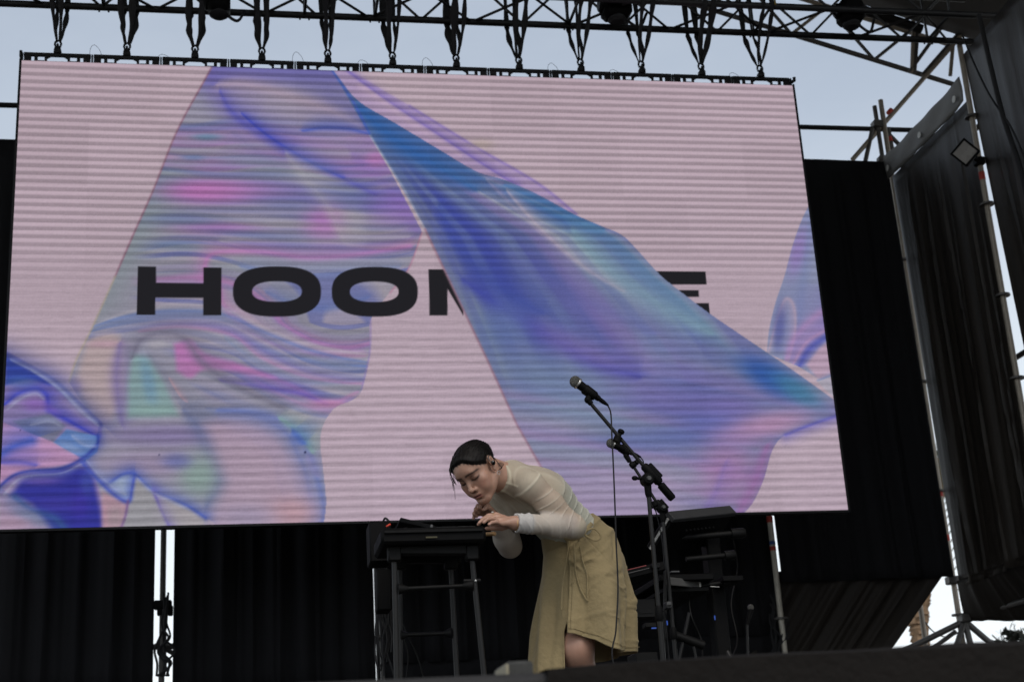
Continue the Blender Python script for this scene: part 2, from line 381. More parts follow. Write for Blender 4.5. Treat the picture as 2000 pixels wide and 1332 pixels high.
# upper right cluster of tubes
up = [((1708, 208), (1725, 318), .035, M_tubed), ((1665, 312), (1850, 101), .05, M_tube), ((1850, 101), (1960, -25), .05, M_tube),
      ((1690, 316), (1704, 252), .04, M_tubed), ((1735, 252), (1744, 300), .05, M_tubed), ((1720, 247), (1756, 283), .06, M_tubed)]
for a, b, dy, m in up: MB().cyl(P(a[0], a[1], YB+dy), P(b[0], b[1], YB+dy), .0242 if m is M_tube else .022).build('brace', m, sc)
t0 = P(1735, 222, YB+.05); t1 = P(1741, 215, YB+.05); MB().cyl(t0, t1, .0262).build('tape', M_red, sc)
t0 = P(1737, 268, YB+.05); t1 = P(1740, 277, YB+.05); MB().cyl(t0, t1, .0245).build('tape', M_red, sc)
couple(P(1713, 244, YB+.04), M_tubed, sc, .05); couple(P(1722, 312, YB), M_tubed, sc, .04)
# rafters of the roof: lattice girder sloping down to the right
rf = empty('roof_girder', (5.5, YB+.15, 6.8), 'weathered steel lattice girder sloping down to the right behind the truss', 'truss')
yr = YB+.12
def rp(x, dz): return np.array([x, yr, 7.155-.301*(x-4.977)+dz])
for dz in (0, .46): MB().cyl(rp(1.4, dz), rp(7.05, dz), .026).build('chord', M_tubed if dz == 0 else M_tube, rf)
xs = np.arange(1.6, 7.0, .42)
for i, x in enumerate(xs[:-1]):
    MB().cyl(rp(x, 0 if i % 2 else .46), rp(xs[i+1], .46 if i % 2 else 0), .018).build('brace', M_tubed if i % 3 else M_tube, rf)
for a, b in (((1868, 14), (1776, 141)), ((1912, 20), (1800, 149)), ((1786, -10), (1781, 142)), ((1794, 40), (1786, 144)), ((1868, 70), (1884, 140)), ((1890, 80), (1908, 130)), ((1862, 80), (1856, 148))):
    MB().cyl(P(a[0], a[1], yr-.06), P(b[0], b[1], yr-.06), .02).build('brace', M_tube if a[0] in (1862, 1906, 1786) else M_tubed, rf)
MB().cyl(P(1690, 22, yr-.25), P(1800, 58, yr-.25), .05).build('chord', M_dgrey, rf)

# ================================================================ front lifting truss over the screen
tr = empty('lifting_truss', (2.2, 10.0, 5.9), 'black box truss spanning above the screen and carrying it', 'truss')
TY, TZ = (9.78, 10.2), (5.885, 6.30); TX0, TX1 = -3.6, 6.22
for y in TY:
    for z in TZ:
        xe = TX1 if y < 10 else 6.16
        MB().cyl((TX0, y, z), (xe, y, z), .027, n=12).build('chord', M_truss, tr)
nb = 0; step = .41
for side in range(4):
    k = 0; x = TX0+.1
    while x+step < TX1+.05:
        if side == 0: a, b = (TY[0], TZ[0]), (TY[1], TZ[0])       # bottom
        elif side == 1: a, b = (TY[0], TZ[0]), (TY[0], TZ[1])
        elif side == 2: a, b = (TY[1], TZ[0]), (TY[1], TZ[1])
        else: a, b = (TY[0], TZ[1]), (TY[1], TZ[1])
        if k % 2: a, b = b, a
        MB().cyl((x, a[0], a[1]), (x+step, b[0], b[1]), .011, n=6).build('brace', M_truss, tr); nb += 1
        x += step; k += 1
for x in (-1.02, .5, 1.05, 2.62, 4.2, 5.75):
    for y in TY: MB().cyl((x, y, TZ[0]), (x, y, TZ[1]), .011, n=6).build('upright', M_truss, tr)
    MB().cyl((x, TY[0], TZ[0]), (x, TY[1], TZ[0]), .013, n=6).build('cross_bar', M_truss, tr)
    for sx in (-.035, .035): MB().cyl((x+sx, TY[1], TZ[0]-.04), (x+sx, TY[1], TZ[0]+.02), .008, n=6).build('pin', M_truss, tr)
# end fitting where the truss meets the side wall
MB().cyl((TX1-.02, TY[0], TZ[0]), (TX1-.02, TY[1], TZ[0]), .03).build('end_tube', M_truss, tr)
# chain hoist bodies
for px, py, yy, sx, sz, lab in ((428, 8, 10.02, .085, .105, 'black hoist body on the truss between the third and fourth sling'), (1203, 14, 9.95, .115, .13, 'black hoist body on the truss above the tenth sling'), (1660, 26, 9.9, .10, .125, 'black hoist body on the truss right of the last sling')):
    c = P(px, py, yy); h = empty('chain_hoist', c, lab, 'hoist', 'chain hoists on the truss')
    MB().box(c, (sx, .10, sz*.82), bev=.035).build('housing', M_plastic, h)
    MB().lathe(c+np.array([-sx-.03, 0, .01]), c+np.array([-sx+.02, 0, .01]), [(0, .05), (.3, .065), (1, .065)], 14).build('motor_cap', M_dgrey, h)
    MB().lathe(c-np.array([0, 0, sz*1.1]), c-np.array([0, 0, sz*.6]), [(0, .055), (.3, .075), (1, .07)], 14).build('chain_bag', M_strap, h)
    MB().tube(spline([c+np.array([sx*.5, 0, -sz*.8]), c+np.array([sx*1.6, .02, -sz*1.25]), c+np.array([sx*2.3, .05, -.02])]), .012, 6).build('cable', M_strap, h)
    MB().cyl(c+np.array([0, 0, sz*.6]), c+np.array([0, 0, sz+.25]), .016).build('hook', M_dgrey, h)
# dangling strap lines at the upper right, on the side wall
for pts, r, lab in (([(1912, 30), (1935, 130), (1960, 230), (1990, 320), (2010, 400)], .02, 'thick black cable sagging down the grey side panel'),
                    ([(1880, 70), (1905, 130), (1935, 190), (1975, 250), (2010, 330)], .008, 'thin black cable running down the grey side panel')):
    b = MB().tube(spline([PX(q[0], q[1], XS-.16) for q in pts], 8), r, 8); c = PX(pts[0][0], pts[0][1], XS-.16)
    tag(b.build('hanging_cable', M_strap, loc=c), lab, 'cable')

# ================================================================ floodlight on the side pole
fc = PX(1886, 299, XS-.22); fl = empty('floodlight', fc, 'square floodlight turned on its corner, clamped to the side pole', 'floodlight')
fn = nrm(np.array([-.75, -1.0, -.35])); ex = nrm(np.cross(fn, (0, 0, 1))); ez = np.cross(ex, fn)
a45 = math.radians(52); fx = ex*math.cos(a45)+ez*math.sin(a45); fz = -ex*math.sin(a45)+ez*math.cos(a45)
MB().box(fc, (.085, .03, .085), (fx, fn, fz), .012).build('housing', M_plastic, fl)
M_glass = mat('floodlight_glass', (.20, .19, .175), .25, 0, .15, 6)
MB().box(fc+fn*.031, (.070, .004, .070), (fx, fn, fz), .003).build('glass', M_glass, fl)
for k in (-1, 1):
    MB().box(fc+fn*.034+fx*k*.0775, (.008, .006, .0855), (fx, fn, fz), .002).build('bezel', M_plastic, fl)
    MB().box(fc+fn*.034+fz*k*.0775, (.070, .006, .008), (fx, fn, fz), .002).build('bezel', M_plastic, fl)
MB().cyl(fc-fn*.03, (XS-.02, 10.25, fc[2]), .016).build('bracket', M_dgrey, fl)
MB().box((XS-.02, 10.25, fc[2]), (.04, .04, .035), bev=.01).build('clamp', M_dgrey, fl)

# ================================================================ palm, shrub and wire beyond the stage
M_bark = mat('palm_bark', (.20, .13, .075), .9, 0, .45, 14, .8, 30)
M_leaf = mat('palm_leaf', (.055, .075, .03), .6, 0, .35, 6)
M_bush = mat('dark_bush_leaf', (.010, .013, .008), .8, 0, .35, 6)
py_ = 30.0; c0 = P(1800, 1300, py_); c0[2] = -2; top = P(1838, 900, py_)
pt = empty('palm_tree', c0, 'palm tree with a rough brown trunk seen in the open corner behind the curtains', 'palm tree')
pp = spline([c0, P(1801, 1270, py_), P(1796, 1215, py_), P(1805, 1120, py_), top], 14); rr = [.19+.015*math.sin(i*2.2)+.01*math.sin(i*5.3) for i in range(len(pp))]
MB().tube(pp, rr, 14).build('trunk', M_bark, pt)
for k in range(46):                                      # old leaf bases that roughen the trunk
    t = .25+.7*random.random(); p = pp[int(t*(len(pp)-1))]; a = random.random()*6.28; d = np.array([math.cos(a), math.sin(a), .5])
    MB().box(p+d*.18, (.05, .02, .07), (np.cross(d, (0, 0, 1)), d, np.cross(np.cross(d, (0, 0, 1)), d))).build('leaf_base', M_bark, pt)
for k in range(26):
    a = k/26*6.283+random.random()*.2; L = 2.2+random.random()*.8; el = random.uniform(-.5, 1.1); b = MB(); q = []
    for s in np.linspace(0, 1, 12):
        q.append(top+np.array([math.cos(a)*L*s*math.cos(el*.6), math.sin(a)*L*s*math.cos(el*.6), L*(s*math.sin(el)-1.0*s*s)]))
    b.tube(q, [.03*(1-.8*i/11) for i in range(12)], 5)
    for i in range(1, 12):
        t = nrm(q[i]-q[i-1]); sd2 = nrm(np.cross(t, (0, 0, 1)))
        for sg in (-1, 1):
            for e3 in (0, .5):
                p = q[i]*(1-e3)+q[i-1]*e3; l = .55*math.sin(math.pi*min(.95, i/12+.1))
                tip = p+sd2*sg*l*.7+t*l*.5-np.array([0, 0, l*.45]); w2 = t*.025
                n0 = len(b.v); b.v += [p-w2, p+w2, tip]; b.f.append((n0, n0+1, n0+2))
    b.build('frond', M_leaf, pt, smooth=False)
sc0 = P(1990, 1270, 26.0); sc0[2] += .15; sb = empty('shrub', (sc0[0], 26, -2), 'dark shrub top at the lower right corner behind the railing', 'shrub')
b = MB()
for k in range(900):
    v = np.random.randn(3); v = v/np.linalg.norm(v)*(random.random()**.4)*np.array([.5, .4, .5]); p = sc0+np.array([0, 0, -.25])+v; d = np.random.randn(3)*.07; e3 = np.random.randn(3)*.04; n0 = len(b.v)
    b.v += [p, p+d+e3, p+d*1.6, p+d-e3]; b.f.append((n0, n0+1, n0+2, n0+3))
b.build('foliage', M_bush, sb, smooth=False)
MB().tube([(sc0[0], 26, -2), (sc0[0]+.1, 26, -.8), sc0-np.array([0, 0, .4])], [.06, .05, .03]).build('stem', M_bark, sb)
wr = MB().tube(spline([P(1802, 1208, 13.5), P(1822, 1232, 13.5), P(1845, 1243, 13.5), P(1866, 1238, 13.5), P(1885, 1222, 13.5)]), .006, 6)
tag(wr.build('sagging_wire', M_black, loc=P(1840, 1240, 13.5)), 'thin black wire sagging across the bright corner beside the palm trunk', 'wire')
wr = MB().tube([P(1930, 1282, 13.5), P(2040, 1240, 13.5)], .006, 6)
tag(wr.build('taut_wire', M_tubed, loc=P(1930, 1282, 13.5)), 'thin straight wire rising to the right edge above the shrub', 'wire')
# ================================================================ LED screen
SX0, SY, SZ0, SW, SH = -1.58204, 10.06051, 2.03136-.2, 6.0, 3.50098
scr = empty('led_screen', (SX0+SW/2, SY, SZ0), 'large LED video screen with pink and blue folded fabric artwork and black letters', 'screen')
NU, NV = 900, 530
uu = np.linspace(0, 1, NU); vv = np.linspace(0, 1, NV)
GX, GZ = np.meshgrid(SX0+.002+uu*(SW-.004), SZ0+.002+vv*(SH-.004), indexing='ij')
VX = np.stack([GX, np.full_like(GX, SY), GZ], -1).reshape(-1, 3)
qx, qy = proj(VX)                                   # photo coordinates used only as drawing coordinates of the artwork
qx = qx.astype(np.float32); qy = qy.astype(np.float32)
ART = np.empty((len(qx), 3), np.float32)            # sRGB 0..255 while painting
f = np.clip((qy-130)/880, 0, 1)[:, None]
ART[:] = np.array([193, 169, 182])*(1-f)+np.array([192, 169, 186])*f
def inpoly(poly, idx=None):
    x = qx if idx is None else qx[idx]; y = qy if idx is None else qy[idx]
    ins = np.zeros(len(x), bool); n = len(poly)
    for i in range(n):
        x1, y1 = poly[i]; x2, y2 = poly[(i+1) % n]
        if y1 == y2: continue
        c = ((y1 > y) != (y2 > y)) & (x < (x2-x1)*(y-y1)/(y2-y1)+x1); ins ^= c
    return ins
def segd(pts, idx, sign=False):
    x, y = qx[idx], qy[idx]; D = np.full(len(idx), 1e9, np.float32); Tt = np.zeros(len(idx), np.float32); Sg = np.zeros(len(idx), np.float32); m = len(pts)-1
    for i in range(m):
        a = pts[i]; b = pts[i+1]; dx, dy = b[0]-a[0], b[1]-a[1]; L = dx*dx+dy*dy+1e-9
        t = np.clip(((x-a[0])*dx+(y-a[1])*dy)/L, 0, 1); d = (x-a[0]-t*dx)**2+(y-a[1]-t*dy)**2
        k = d < D; D[k] = d[k]; Tt[k] = (i+t[k])/m
        if sign: Sg[k] = np.sign(dx*(y-a[1])-dy*(x-a[0]))[k]
    return (np.sqrt(D), Tt, Sg) if sign else (np.sqrt(D), Tt)
def box_idx(pts, pad, mask=None):
    p = np.asarray(pts); k = (qx > p[:, 0].min()-pad) & (qx < p[:, 0].max()+pad) & (qy > p[:, 1].min()-pad) & (qy < p[:, 1].max()+pad)
    if mask is not None: k &= mask
    return np.nonzero(k)[0]
def comp(idx, col, a):
    ART[idx] = ART[idx]*(1-a[:, None])+np.asarray(col, np.float32)*a[:, None]
def sp2(pts, n=6): return [tuple(q[:2]) for q in spline([np.array([p[0], p[1], 0.]) for p in pts], n)]
def fill(poly, col, a=1.0, soft=1.6, mask=None):
    idx = box_idx(poly, soft*3, mask)
    if not len(idx): return
    d, _ = segd(list(poly)+[poly[0]], idx); s = np.where(inpoly(poly, idx), d, -d)
    t = np.clip(.5+s/(2*soft), 0, 1); comp(idx, col, a*t*t*(3-2*t))
def stroke(pts, wd, col, a=1.0, mask=None, taper=True, curve=True):
    pp = sp2(pts) if curve and len(pts) > 2 else pts
    if SOFTEN and mask is not None: wd *= 1.12; a *= .92
    idx = box_idx(pp, wd*7, mask)
    if not len(idx): return
    d, t, sg = segd(pp, idx, True); side = 1 if (int(pts[0][0]*7+pts[-1][1]*3) % 2) else -1; ww = wd*(.25+.75*np.sqrt(np.clip(np.sin(np.pi*np.clip(t, .0, 1)), 0, 1))) if taper else wd
    f_ = np.exp(-(d/ww)**2)
    if taper or wd > 3: f_ = np.where(sg*side > 0, np.maximum(.80*f_, .62*np.exp(-(d/(ww*2.6))**1.5)), f_*.92)   # a fold: crisp on one side, fading on the other
    comp(idx, col, (a*f_).astype(np.float32))
def blob(cx, cy, rx, ry, col, a=1.0, ang=0, mask=None):
    idx = box_idx([(cx-max(rx, ry), cy-max(rx, ry)), (cx+max(rx, ry), cy+max(rx, ry))], max(rx, ry), mask)
    if not len(idx): return
    x, y = qx[idx]-cx, qy[idx]-cy; c, s = math.cos(ang), math.sin(ang)
    r = ((x*c+y*s)/rx)**2+((-x*s+y*c)/ry)**2; comp(idx, col, a*np.exp(-r**1.35))
SOFTEN = True
# --- translucent sheet at the left
S1 = sp2([(413, 130), (398, 160), (375, 200), (345, 258), (300, 370), (262, 455), (225, 540), (180, 640), (152, 700), (134, 745)], 5)
S1 += [(150, 770), (190, 830), (190, 870), (120, 925), (0, 980), (0, 1060), (628, 1060)]
S1 += sp2([(628, 1045), (637, 985), (632, 925), (626, 850), (650, 800), (690, 780), (708, 758), (722, 690), (724, 625), (760, 572), (798, 525), (824, 452)], 5)+[(760, 330), (720, 262), (690, 200), (645, 130)]
fill(S1, (152, 150, 170), .92, 1.2); M1 = inpoly(S1)
i1 = np.nonzero(M1)[0]; x, y = qx[i1], qy[i1]
def knots(w, step, seed, n=400):                                 # smooth random profile along a flow coordinate
    r = np.random.RandomState(seed).rand(n); u_ = np.mod(w/step, n-2); k = u_.astype(int); f0 = u_-k; f0 = f0*f0*(3-2*f0)
    return r[k]*(1-f0)+r[k+1]*f0
drop = np.clip((x-370)/350, 0, 1); drop = drop*drop*(3-2*drop)
wv = y-np.clip((y-540)/90, 0, 1)*105*drop+9*np.sin(x/97+y/140)+5*np.sin(x/41-y/63)+300
sx = 8*np.sin(x/130)
mid = np.clip((y-400)/90, 0, 1)*np.clip((815-y)/60, 0, 1)*np.clip((x-250-np.clip(y-620, 0, 200)*.9)/70, 0, 1)+.75*np.clip((y-200)/60, 0, 1)*np.clip((460-y)/60, 0, 1)
for stp, seed, thr, col, am in ((17, 1, .52, (102, 116, 180), .85), (23, 2, .55, (186, 172, 180), .75), (19, 3, .62, (188, 118, 186), .75), (13, 4, .55, (128, 130, 154), .6), (9, 5, .55, (150, 140, 178), .5), (11, 6, .62, (84, 96, 176), .6)):
    kk_ = knots(wv+sx*seed*.4, stp, seed); comp(i1, col, (am*np.clip(mid, 0, 1)*np.clip((kk_-thr)/(1-thr)*2.2, 0, 1)).astype(np.float32))
comp(i1, (136, 152, 158), (.65*np.exp(-((x-(413-.62*(y-137))-45)/55)**2)*np.clip((y-250)/120, 0, 1)*np.clip((660-y)/60, 0, 1)).astype(np.float32))
comp(i1, (104, 98, 178), (.85*np.exp(-((y-140)/38)**2)).astype(np.float32))
comp(i1, (98, 92, 172), (.55*np.exp(-((y-165-.25*np.abs(x-500))/40)**2)*np.clip((x-560)/80, 0, 1)).astype(np.float32))
stroke([(415, 140), (425, 175), (452, 215), (490, 245)], 26, (112, 100, 182), .75, M1)
stroke([(425, 168), (480, 168), (560, 190), (640, 218), (705, 250)], 17, (182, 158, 174), .9, M1)
stroke([(470, 200), (560, 235), (640, 262), (720, 300)], 16, (150, 138, 178), .6, M1)
stroke([(430, 178), (452, 215), (490, 248), (545, 285), (612, 322), (680, 352), (735, 380)], 11, (84, 84, 190), .85, M1)
stroke([(472, 222), (520, 262), (575, 298), (630, 328), (672, 348)], 5, (52, 66, 196), .9, M1)
stroke([(590, 256), (630, 249), (680, 251), (722, 262)], 6, (62, 84, 190), .9, M1)
stroke([(455, 260), (500, 300), (560, 350), (610, 400), (640, 460)], 26, (118, 118, 178), .5, M1)
stroke([(690, 300), (740, 340), (790, 400), (815, 450)], 24, (134, 104, 190), .6, M1)
for q in ((410, 373, 92, 24, (206, 112, 190), .95), (480, 372, 120, 30, (176, 128, 188), .5), (636, 438, 44, 40, (190, 112, 192), .75), (735, 311, 22, 15, (188, 120, 186), .8), (775, 408, 62, 36, (150, 110, 200), .65),
          (425, 447, 85, 13, (182, 118, 190), .75), (404, 268, 30, 7, (100, 138, 172), .8), (378, 308, 26, 6, (104, 124, 172), .8), (480, 345, 120, 8, (110, 118, 165), .55), (450, 410, 130, 8, (120, 124, 170), .55),
          (690, 445, 26, 40, (172, 168, 176), .5), (560, 330, 90, 22, (138, 156, 168), .4), (470, 520, 70, 14, (150, 158, 172), .5)): blob(*q[:4], q[4], q[5], 0, M1)
stroke([(560, 300), (600, 350), (640, 400), (672, 470)], 14, (176, 172, 178), .6, M1)
stroke([(398, 545), (400, 515), (412, 496), (450, 490), (520, 492), (600, 502), (680, 498), (750, 488), (800, 480)], 7, (198, 120, 190), .9, M1, False)
stroke([(432, 560), (440, 600), (480, 640), (540, 672), (620, 690), (715, 694)], 9, (196, 116, 188), .75, M1)
stroke([(430, 470), (520, 462), (620, 470), (720, 466), (800, 462)], 8, (178, 170, 180), .7, M1)
stroke([(470, 520), (560, 535), (660, 530), (780, 520)], 12, (110, 132, 190), .6, M1)
stroke([(520, 570), (570, 590), (640, 600), (720, 580)], 10, (84, 112, 186), .6, M1)
stroke([(165, 655), (230, 632), (330, 621), (430, 632), (520, 684), (640, 712), (722, 716)], 9, (92, 120, 196), .9, M1)
stroke([(170, 672), (250, 645), (340, 640), (430, 655), (520, 705), (640, 738), (718, 735)], 6, (190, 178, 184), .8, M1)
stroke([(440, 660), (520, 722), (600, 745), (715, 742)], 7, (110, 140, 196), .8, M1)
base_ = [(175, 652), (250, 634), (335, 624), (430, 632), (510, 670), (590, 706), (660, 723), (728, 730)]
CYC = [((186, 178, 188), 5, .75), ((92, 122, 196), 5, .75), ((132, 136, 160), 6, .7), ((188, 174, 182), 4, .75), ((96, 108, 184), 5, .65), ((194, 124, 186), 5, .7), ((136, 140, 164), 6, .6), ((184, 172, 182), 4, .7), ((84, 96, 180), 4, .65), ((150, 150, 166), 5, .6), ((182, 130, 186), 4, .6), ((112, 128, 184), 5, .6), ((186, 176, 182), 4, .6)]
for k_, (c_, w_, a_) in enumerate(CYC):
    d_ = -34+k_*11.5; st = max(0, (k_-3)*.36); pth = [(x_+(22 if d_ > 20 else 0)*(x_ < 500), y_+d_*(.35+.65*np.clip((x_-150)/300, 0, 1))+4*math.sin(x_/60+k_)) for x_, y_ in base_[int(round(st)):]]
    if len(pth) > 2: stroke(pth, w_, c_, a_, M1)
for k_, (c_, w_, a_) in enumerate([((176, 168, 184), 5, .6), ((100, 116, 182), 6, .7), ((142, 146, 168), 6, .6), ((186, 168, 182), 6, .6), ((128, 124, 176), 5, .6), ((178, 150, 182), 6, .5)]):
    o_ = k_*15; stroke([(400+o_*.2, 790+o_*.5), (480-o_*.1, 796+o_*.8), (560-o_*.5, 826+o_), (592-o_*.8, 872+o_), (614-o_, 930+o_*.6), (626-o_, 1040)], w_, c_, a_, M1)
for q in ((345, 480, 50, 10, (118, 138, 172), .6), (470, 310, 70, 12, (134, 152, 172), .5), (560, 400, 60, 12, (112, 118, 176), .6), (520, 430, 90, 8, (178, 168, 180), .5), (600, 350, 50, 14, (172, 166, 178), .4), (480, 458, 110, 8, (96, 112, 172), .5), (360, 430, 60, 8, (116, 132, 168), .5)): blob(*q[:4], q[4], q[5], .08, M1)
fill(sp2([(340, 672), (372, 664), (400, 690), (470, 712), (540, 738), (470, 728), (400, 722), (372, 738), (345, 725)], 4), (200, 112, 186), .85, 7, M1)
stroke([(470, 720), (560, 750), (640, 788), (700, 765)], 6, (196, 128, 186), .7, M1)
stroke([(430, 742), (520, 756), (590, 768), (640, 790)], 7, (96, 80, 192), .85, M1)
blob(640, 788, 40, 10, (196, 130, 180), .8, 0, M1)
fill(sp2([(148, 742), (175, 662), (232, 655), (240, 720), (232, 790), (200, 832), (160, 780)], 4), (188, 164, 166), .9, 12, M1)
blob(145, 755, 16, 18, (140, 120, 170), .6, 0, M1); blob(205, 672, 40, 8, (194, 150, 172), .6, 0, M1)
stroke([(236, 670), (230, 740), (240, 830)], 14, (120, 106, 172), .85, M1)
fill([(258, 690), (296, 700), (322, 745), (348, 812), (250, 816), (250, 750)], (132, 166, 168), .9, 9, M1)
blob(290, 745, 14, 50, (104, 148, 186), .6, -.2, M1); blob(298, 800, 42, 12, (140, 174, 168), .6, 0, M1)
stroke([(256, 700), (275, 662), (320, 648), (362, 660), (395, 705), (450, 745), (560, 800)], 11, (114, 110, 136), .85, M1)
stroke([(290, 690), (330, 740), (372, 790), (420, 810), (560, 800)], 13, (126, 128, 152), .8, M1)
stroke([(330, 738), (352, 772), (366, 786)], 2.5, (196, 150, 160), .8, M1)
blob(310, 672, 22, 8, (176, 170, 180), .7, 0, M1)
blob(330, 850, 150, 24, (128, 112, 166), .75, 0, M1); blob(300, 905, 120, 28, (158, 136, 172), .7, 0, M1)
stroke([(360, 800), (400, 845), (428, 905), (430, 950), (405, 990)], 22, (98, 110, 158), .8, M1)
blob(388, 928, 40, 44, (136, 164, 156), .85, 0, M1); blob(345, 900, 30, 16, (96, 104, 172), .7, 0, M1)
fill(sp2([(400, 830), (450, 815), (520, 830), (570, 880), (610, 950), (632, 1040), (420, 1040), (440, 940)], 4), (186, 156, 178), .8, 22, M1)
stroke([(425, 802), (500, 808), (560, 830), (590, 862), (612, 915), (630, 985), (626, 1040)], 13, (98, 116, 192), .85, M1)
stroke([(545, 815), (590, 845), (612, 885)], 9, (134, 178, 160), .8, M1); stroke([(572, 840), (596, 866)], 12, (62, 98, 200), .8, M1); stroke([(600, 890), (622, 930)], 10, (150, 140, 190), .7, M1)
blob(570, 1000, 44, 30, (198, 150, 160), .7, 0, M1); blob(480, 1010, 60, 26, (160, 148, 182), .6, 0, M1)
stroke([(413, 133), (398, 160), (345, 258), (300, 370), (262, 455), (225, 540)], 2.2, (150, 106, 128), .8, None, False)
stroke([(225, 540), (180, 640), (150, 700), (135, 745)], 2.2, (178, 164, 150), .8, None, False)
stroke([(824, 455), (798, 525), (762, 572)], 2, (190, 130, 160), .7, None, False); stroke([(724, 625), (722, 690), (706, 760)], 2, (150, 130, 190), .7, None, False)
# --- dark blue ribbons in the lower left corner
fill([(14, 686), (60, 712), (110, 742), (160, 788), (199, 825), (199, 850), (190, 880), (100, 862), (0, 825), (0, 690)], (136, 118, 172), .95, 2)
fill(sp2([(10, 690), (60, 720), (100, 752), (60, 742), (10, 752)], 4), (42, 64, 168), .95, 5)
stroke([(14, 692), (60, 716), (110, 745), (158, 792), (198, 828)], 9, (66, 74, 148), .95, None, False); stroke([(60, 722), (110, 755), (160, 805), (190, 826)], 3, (126, 140, 190), .8)
stroke([(8, 790), (35, 768), (70, 758), (92, 772), (98, 800), (130, 818), (190, 852)], 9, (46, 56, 194), .95); blob(68, 790, 26, 14, (140, 96, 186), .8)
fill([(25, 822), (98, 808), (128, 832), (105, 862), (60, 848)], (112, 116, 146), .9, 4)
fill([(104, 864), (130, 838), (195, 852), (190, 882), (165, 902)], (88, 130, 202), .95, 3)
fill([(4, 824), (100, 862), (165, 897), (130, 915), (55, 922), (0, 950), (0, 830)], (190, 140, 188), .95, 2)
stroke([(0, 885), (30, 868), (60, 858)], 14, (48, 84, 200), .9, None, False); stroke([(0, 902), (40, 900), (72, 908)], 9, (62, 70, 190), .8)
fill(sp2([(0, 960), (40, 925), (100, 912), (165, 905), (190, 945), (200, 1045), (0, 1045)], 4), (182, 150, 180), .95, 3)
fill(sp2([(20, 966), (50, 930), (110, 918), (165, 912), (186, 945), (197, 1045), (118, 1045), (62, 985)], 4), (42, 46, 164), .95, 10)
stroke([(28, 972), (60, 995), (105, 1012), (135, 1045)], 10, (54, 92, 160), .85, None, False); blob(80, 938, 40, 9, (110, 80, 170), .6); blob(155, 985, 20, 30, (60, 44, 170), .6)
stroke([(-5, 955), (25, 930), (60, 920), (120, 915), (162, 895), (190, 868), (192, 850)], 4.5, (44, 62, 168), .95, None, False)
fill([(212, 946), (240, 925), (264, 926), (256, 962), (248, 978), (228, 966)], (158, 176, 206), .9, 3)
fill([(200, 960), (250, 982), (236, 1045), (200, 1045)], (192, 142, 160), .8, 6); fill([(262, 930), (300, 960), (318, 1000), (340, 1045), (240, 1045)], (158, 156, 162), .85, 5)
fill([(300, 960), (365, 990), (400, 1012), (395, 1045), (338, 1045)], (172, 164, 168), .85, 5)
stroke([(160, 902), (188, 932), (222, 964), (250, 979), (257, 955), (262, 926)], 5, (62, 82, 196), .95, None, False)
stroke([(212, 942), (240, 925), (265, 926), (300, 956), (365, 986), (402, 1010)], 5.5, (66, 88, 190), .95, None, False)
stroke([(300, 957), (318, 1000), (342, 1050)], 4.5, (92, 80, 184), .9, None, False); stroke([(250, 978), (244, 1010), (230, 1045)], 3, (124, 88, 150), .8, None, False)
for pts, wd_ in (([(20, 702), (70, 727), (118, 760), (165, 808), (192, 832)], 3), ([(14, 800), (40, 778), (70, 768), (86, 780)], 3), ([(6, 966), (34, 938), (62, 929), (120, 924), (160, 905)], 2.5), ([(168, 898), (195, 928), (228, 956), (246, 966)], 2.5), ([(268, 934), (305, 965), (370, 996)], 2.5), ([(140, 850), (165, 868), (188, 872)], 4), ([(60, 830), (95, 822), (120, 832)], 3)):
    stroke(pts, wd_*1.3, (168, 174, 208), .55)
blob(40, 745, 34, 12, (70, 110, 176), .5); blob(150, 800, 26, 9, (150, 140, 180), .5, .6); blob(100, 800, 20, 8, (120, 90, 190), .6, .5); blob(110, 985, 50, 16, (70, 60, 176), .5); blob(60, 1010, 36, 12, (120, 140, 176), .5, .4); blob(30, 1020, 34, 12, (186, 150, 176), .6)
blob(60, 890, 40, 14, (150, 120, 190), .5); blob(140, 875, 26, 9, (140, 160, 206), .6, .4); blob(170, 940, 14, 26, (70, 90, 180), .5); blob(320, 1000, 20, 30, (168, 160, 176), .5); blob(225, 1010, 18, 26, (150, 150, 150), .4)
# --- letters
K = (31, 30, 35)
def sup(cx, cy, rx, ry, e):
    return [(cx+rx*np.sign(math.cos(a))*abs(math.cos(a))**(2/e), cy+ry*np.sign(math.sin(a))*abs(math.sin(a))**(2/e)) for a in np.linspace(0, 2*math.pi, 64, endpoint=False)]
SO = .9
def letter(poly): fill(poly, K, 1, SO)
letter([(269.5, 520.5), (305, 521), (305, 552.5), (397, 553.5), (397, 522.5), (433, 523), (432.5, 616), (396.5, 616), (396.5, 582), (303.5, 581.5), (303.5, 615), (266.5, 615)])
def ring(cx, cy, rx, ry, ix, iy, icx=0, icy=0):
    po = sup(cx, cy, rx, ry, 2.55); pi_ = sup(cx+icx, cy+icy, ix, iy, 2.35)
    idx = box_idx(po, 4); d, _ = segd(po+[po[0]], idx); s = np.where(inpoly(po, idx), d, -d)
    d2, _ = segd(pi_+[pi_[0]], idx); s2 = np.where(inpoly(pi_, idx), -d2, d2); comp(idx, K, np.clip(.5+np.minimum(s, s2)/(2*SO), 0, 1).astype(np.float32))
ring(541, 569.5, 86, 49, 48.5, 20, 0, 0); ring(732, 570, 84, 48.5, 47.5, 20, -1, 0)
letter([(837, 526), (866, 526), (905, 585), (905, 617), (874, 564), (874, 616), (839, 616)])
letter([(1250, 529.5), (1378, 530.5), (1380, 556), (1300, 556), (1300, 567), (1364.5, 567), (1365.5, 580), (1300, 580), (1300, 592), (1384.5, 592), (1386.5, 616), (1250, 616)])
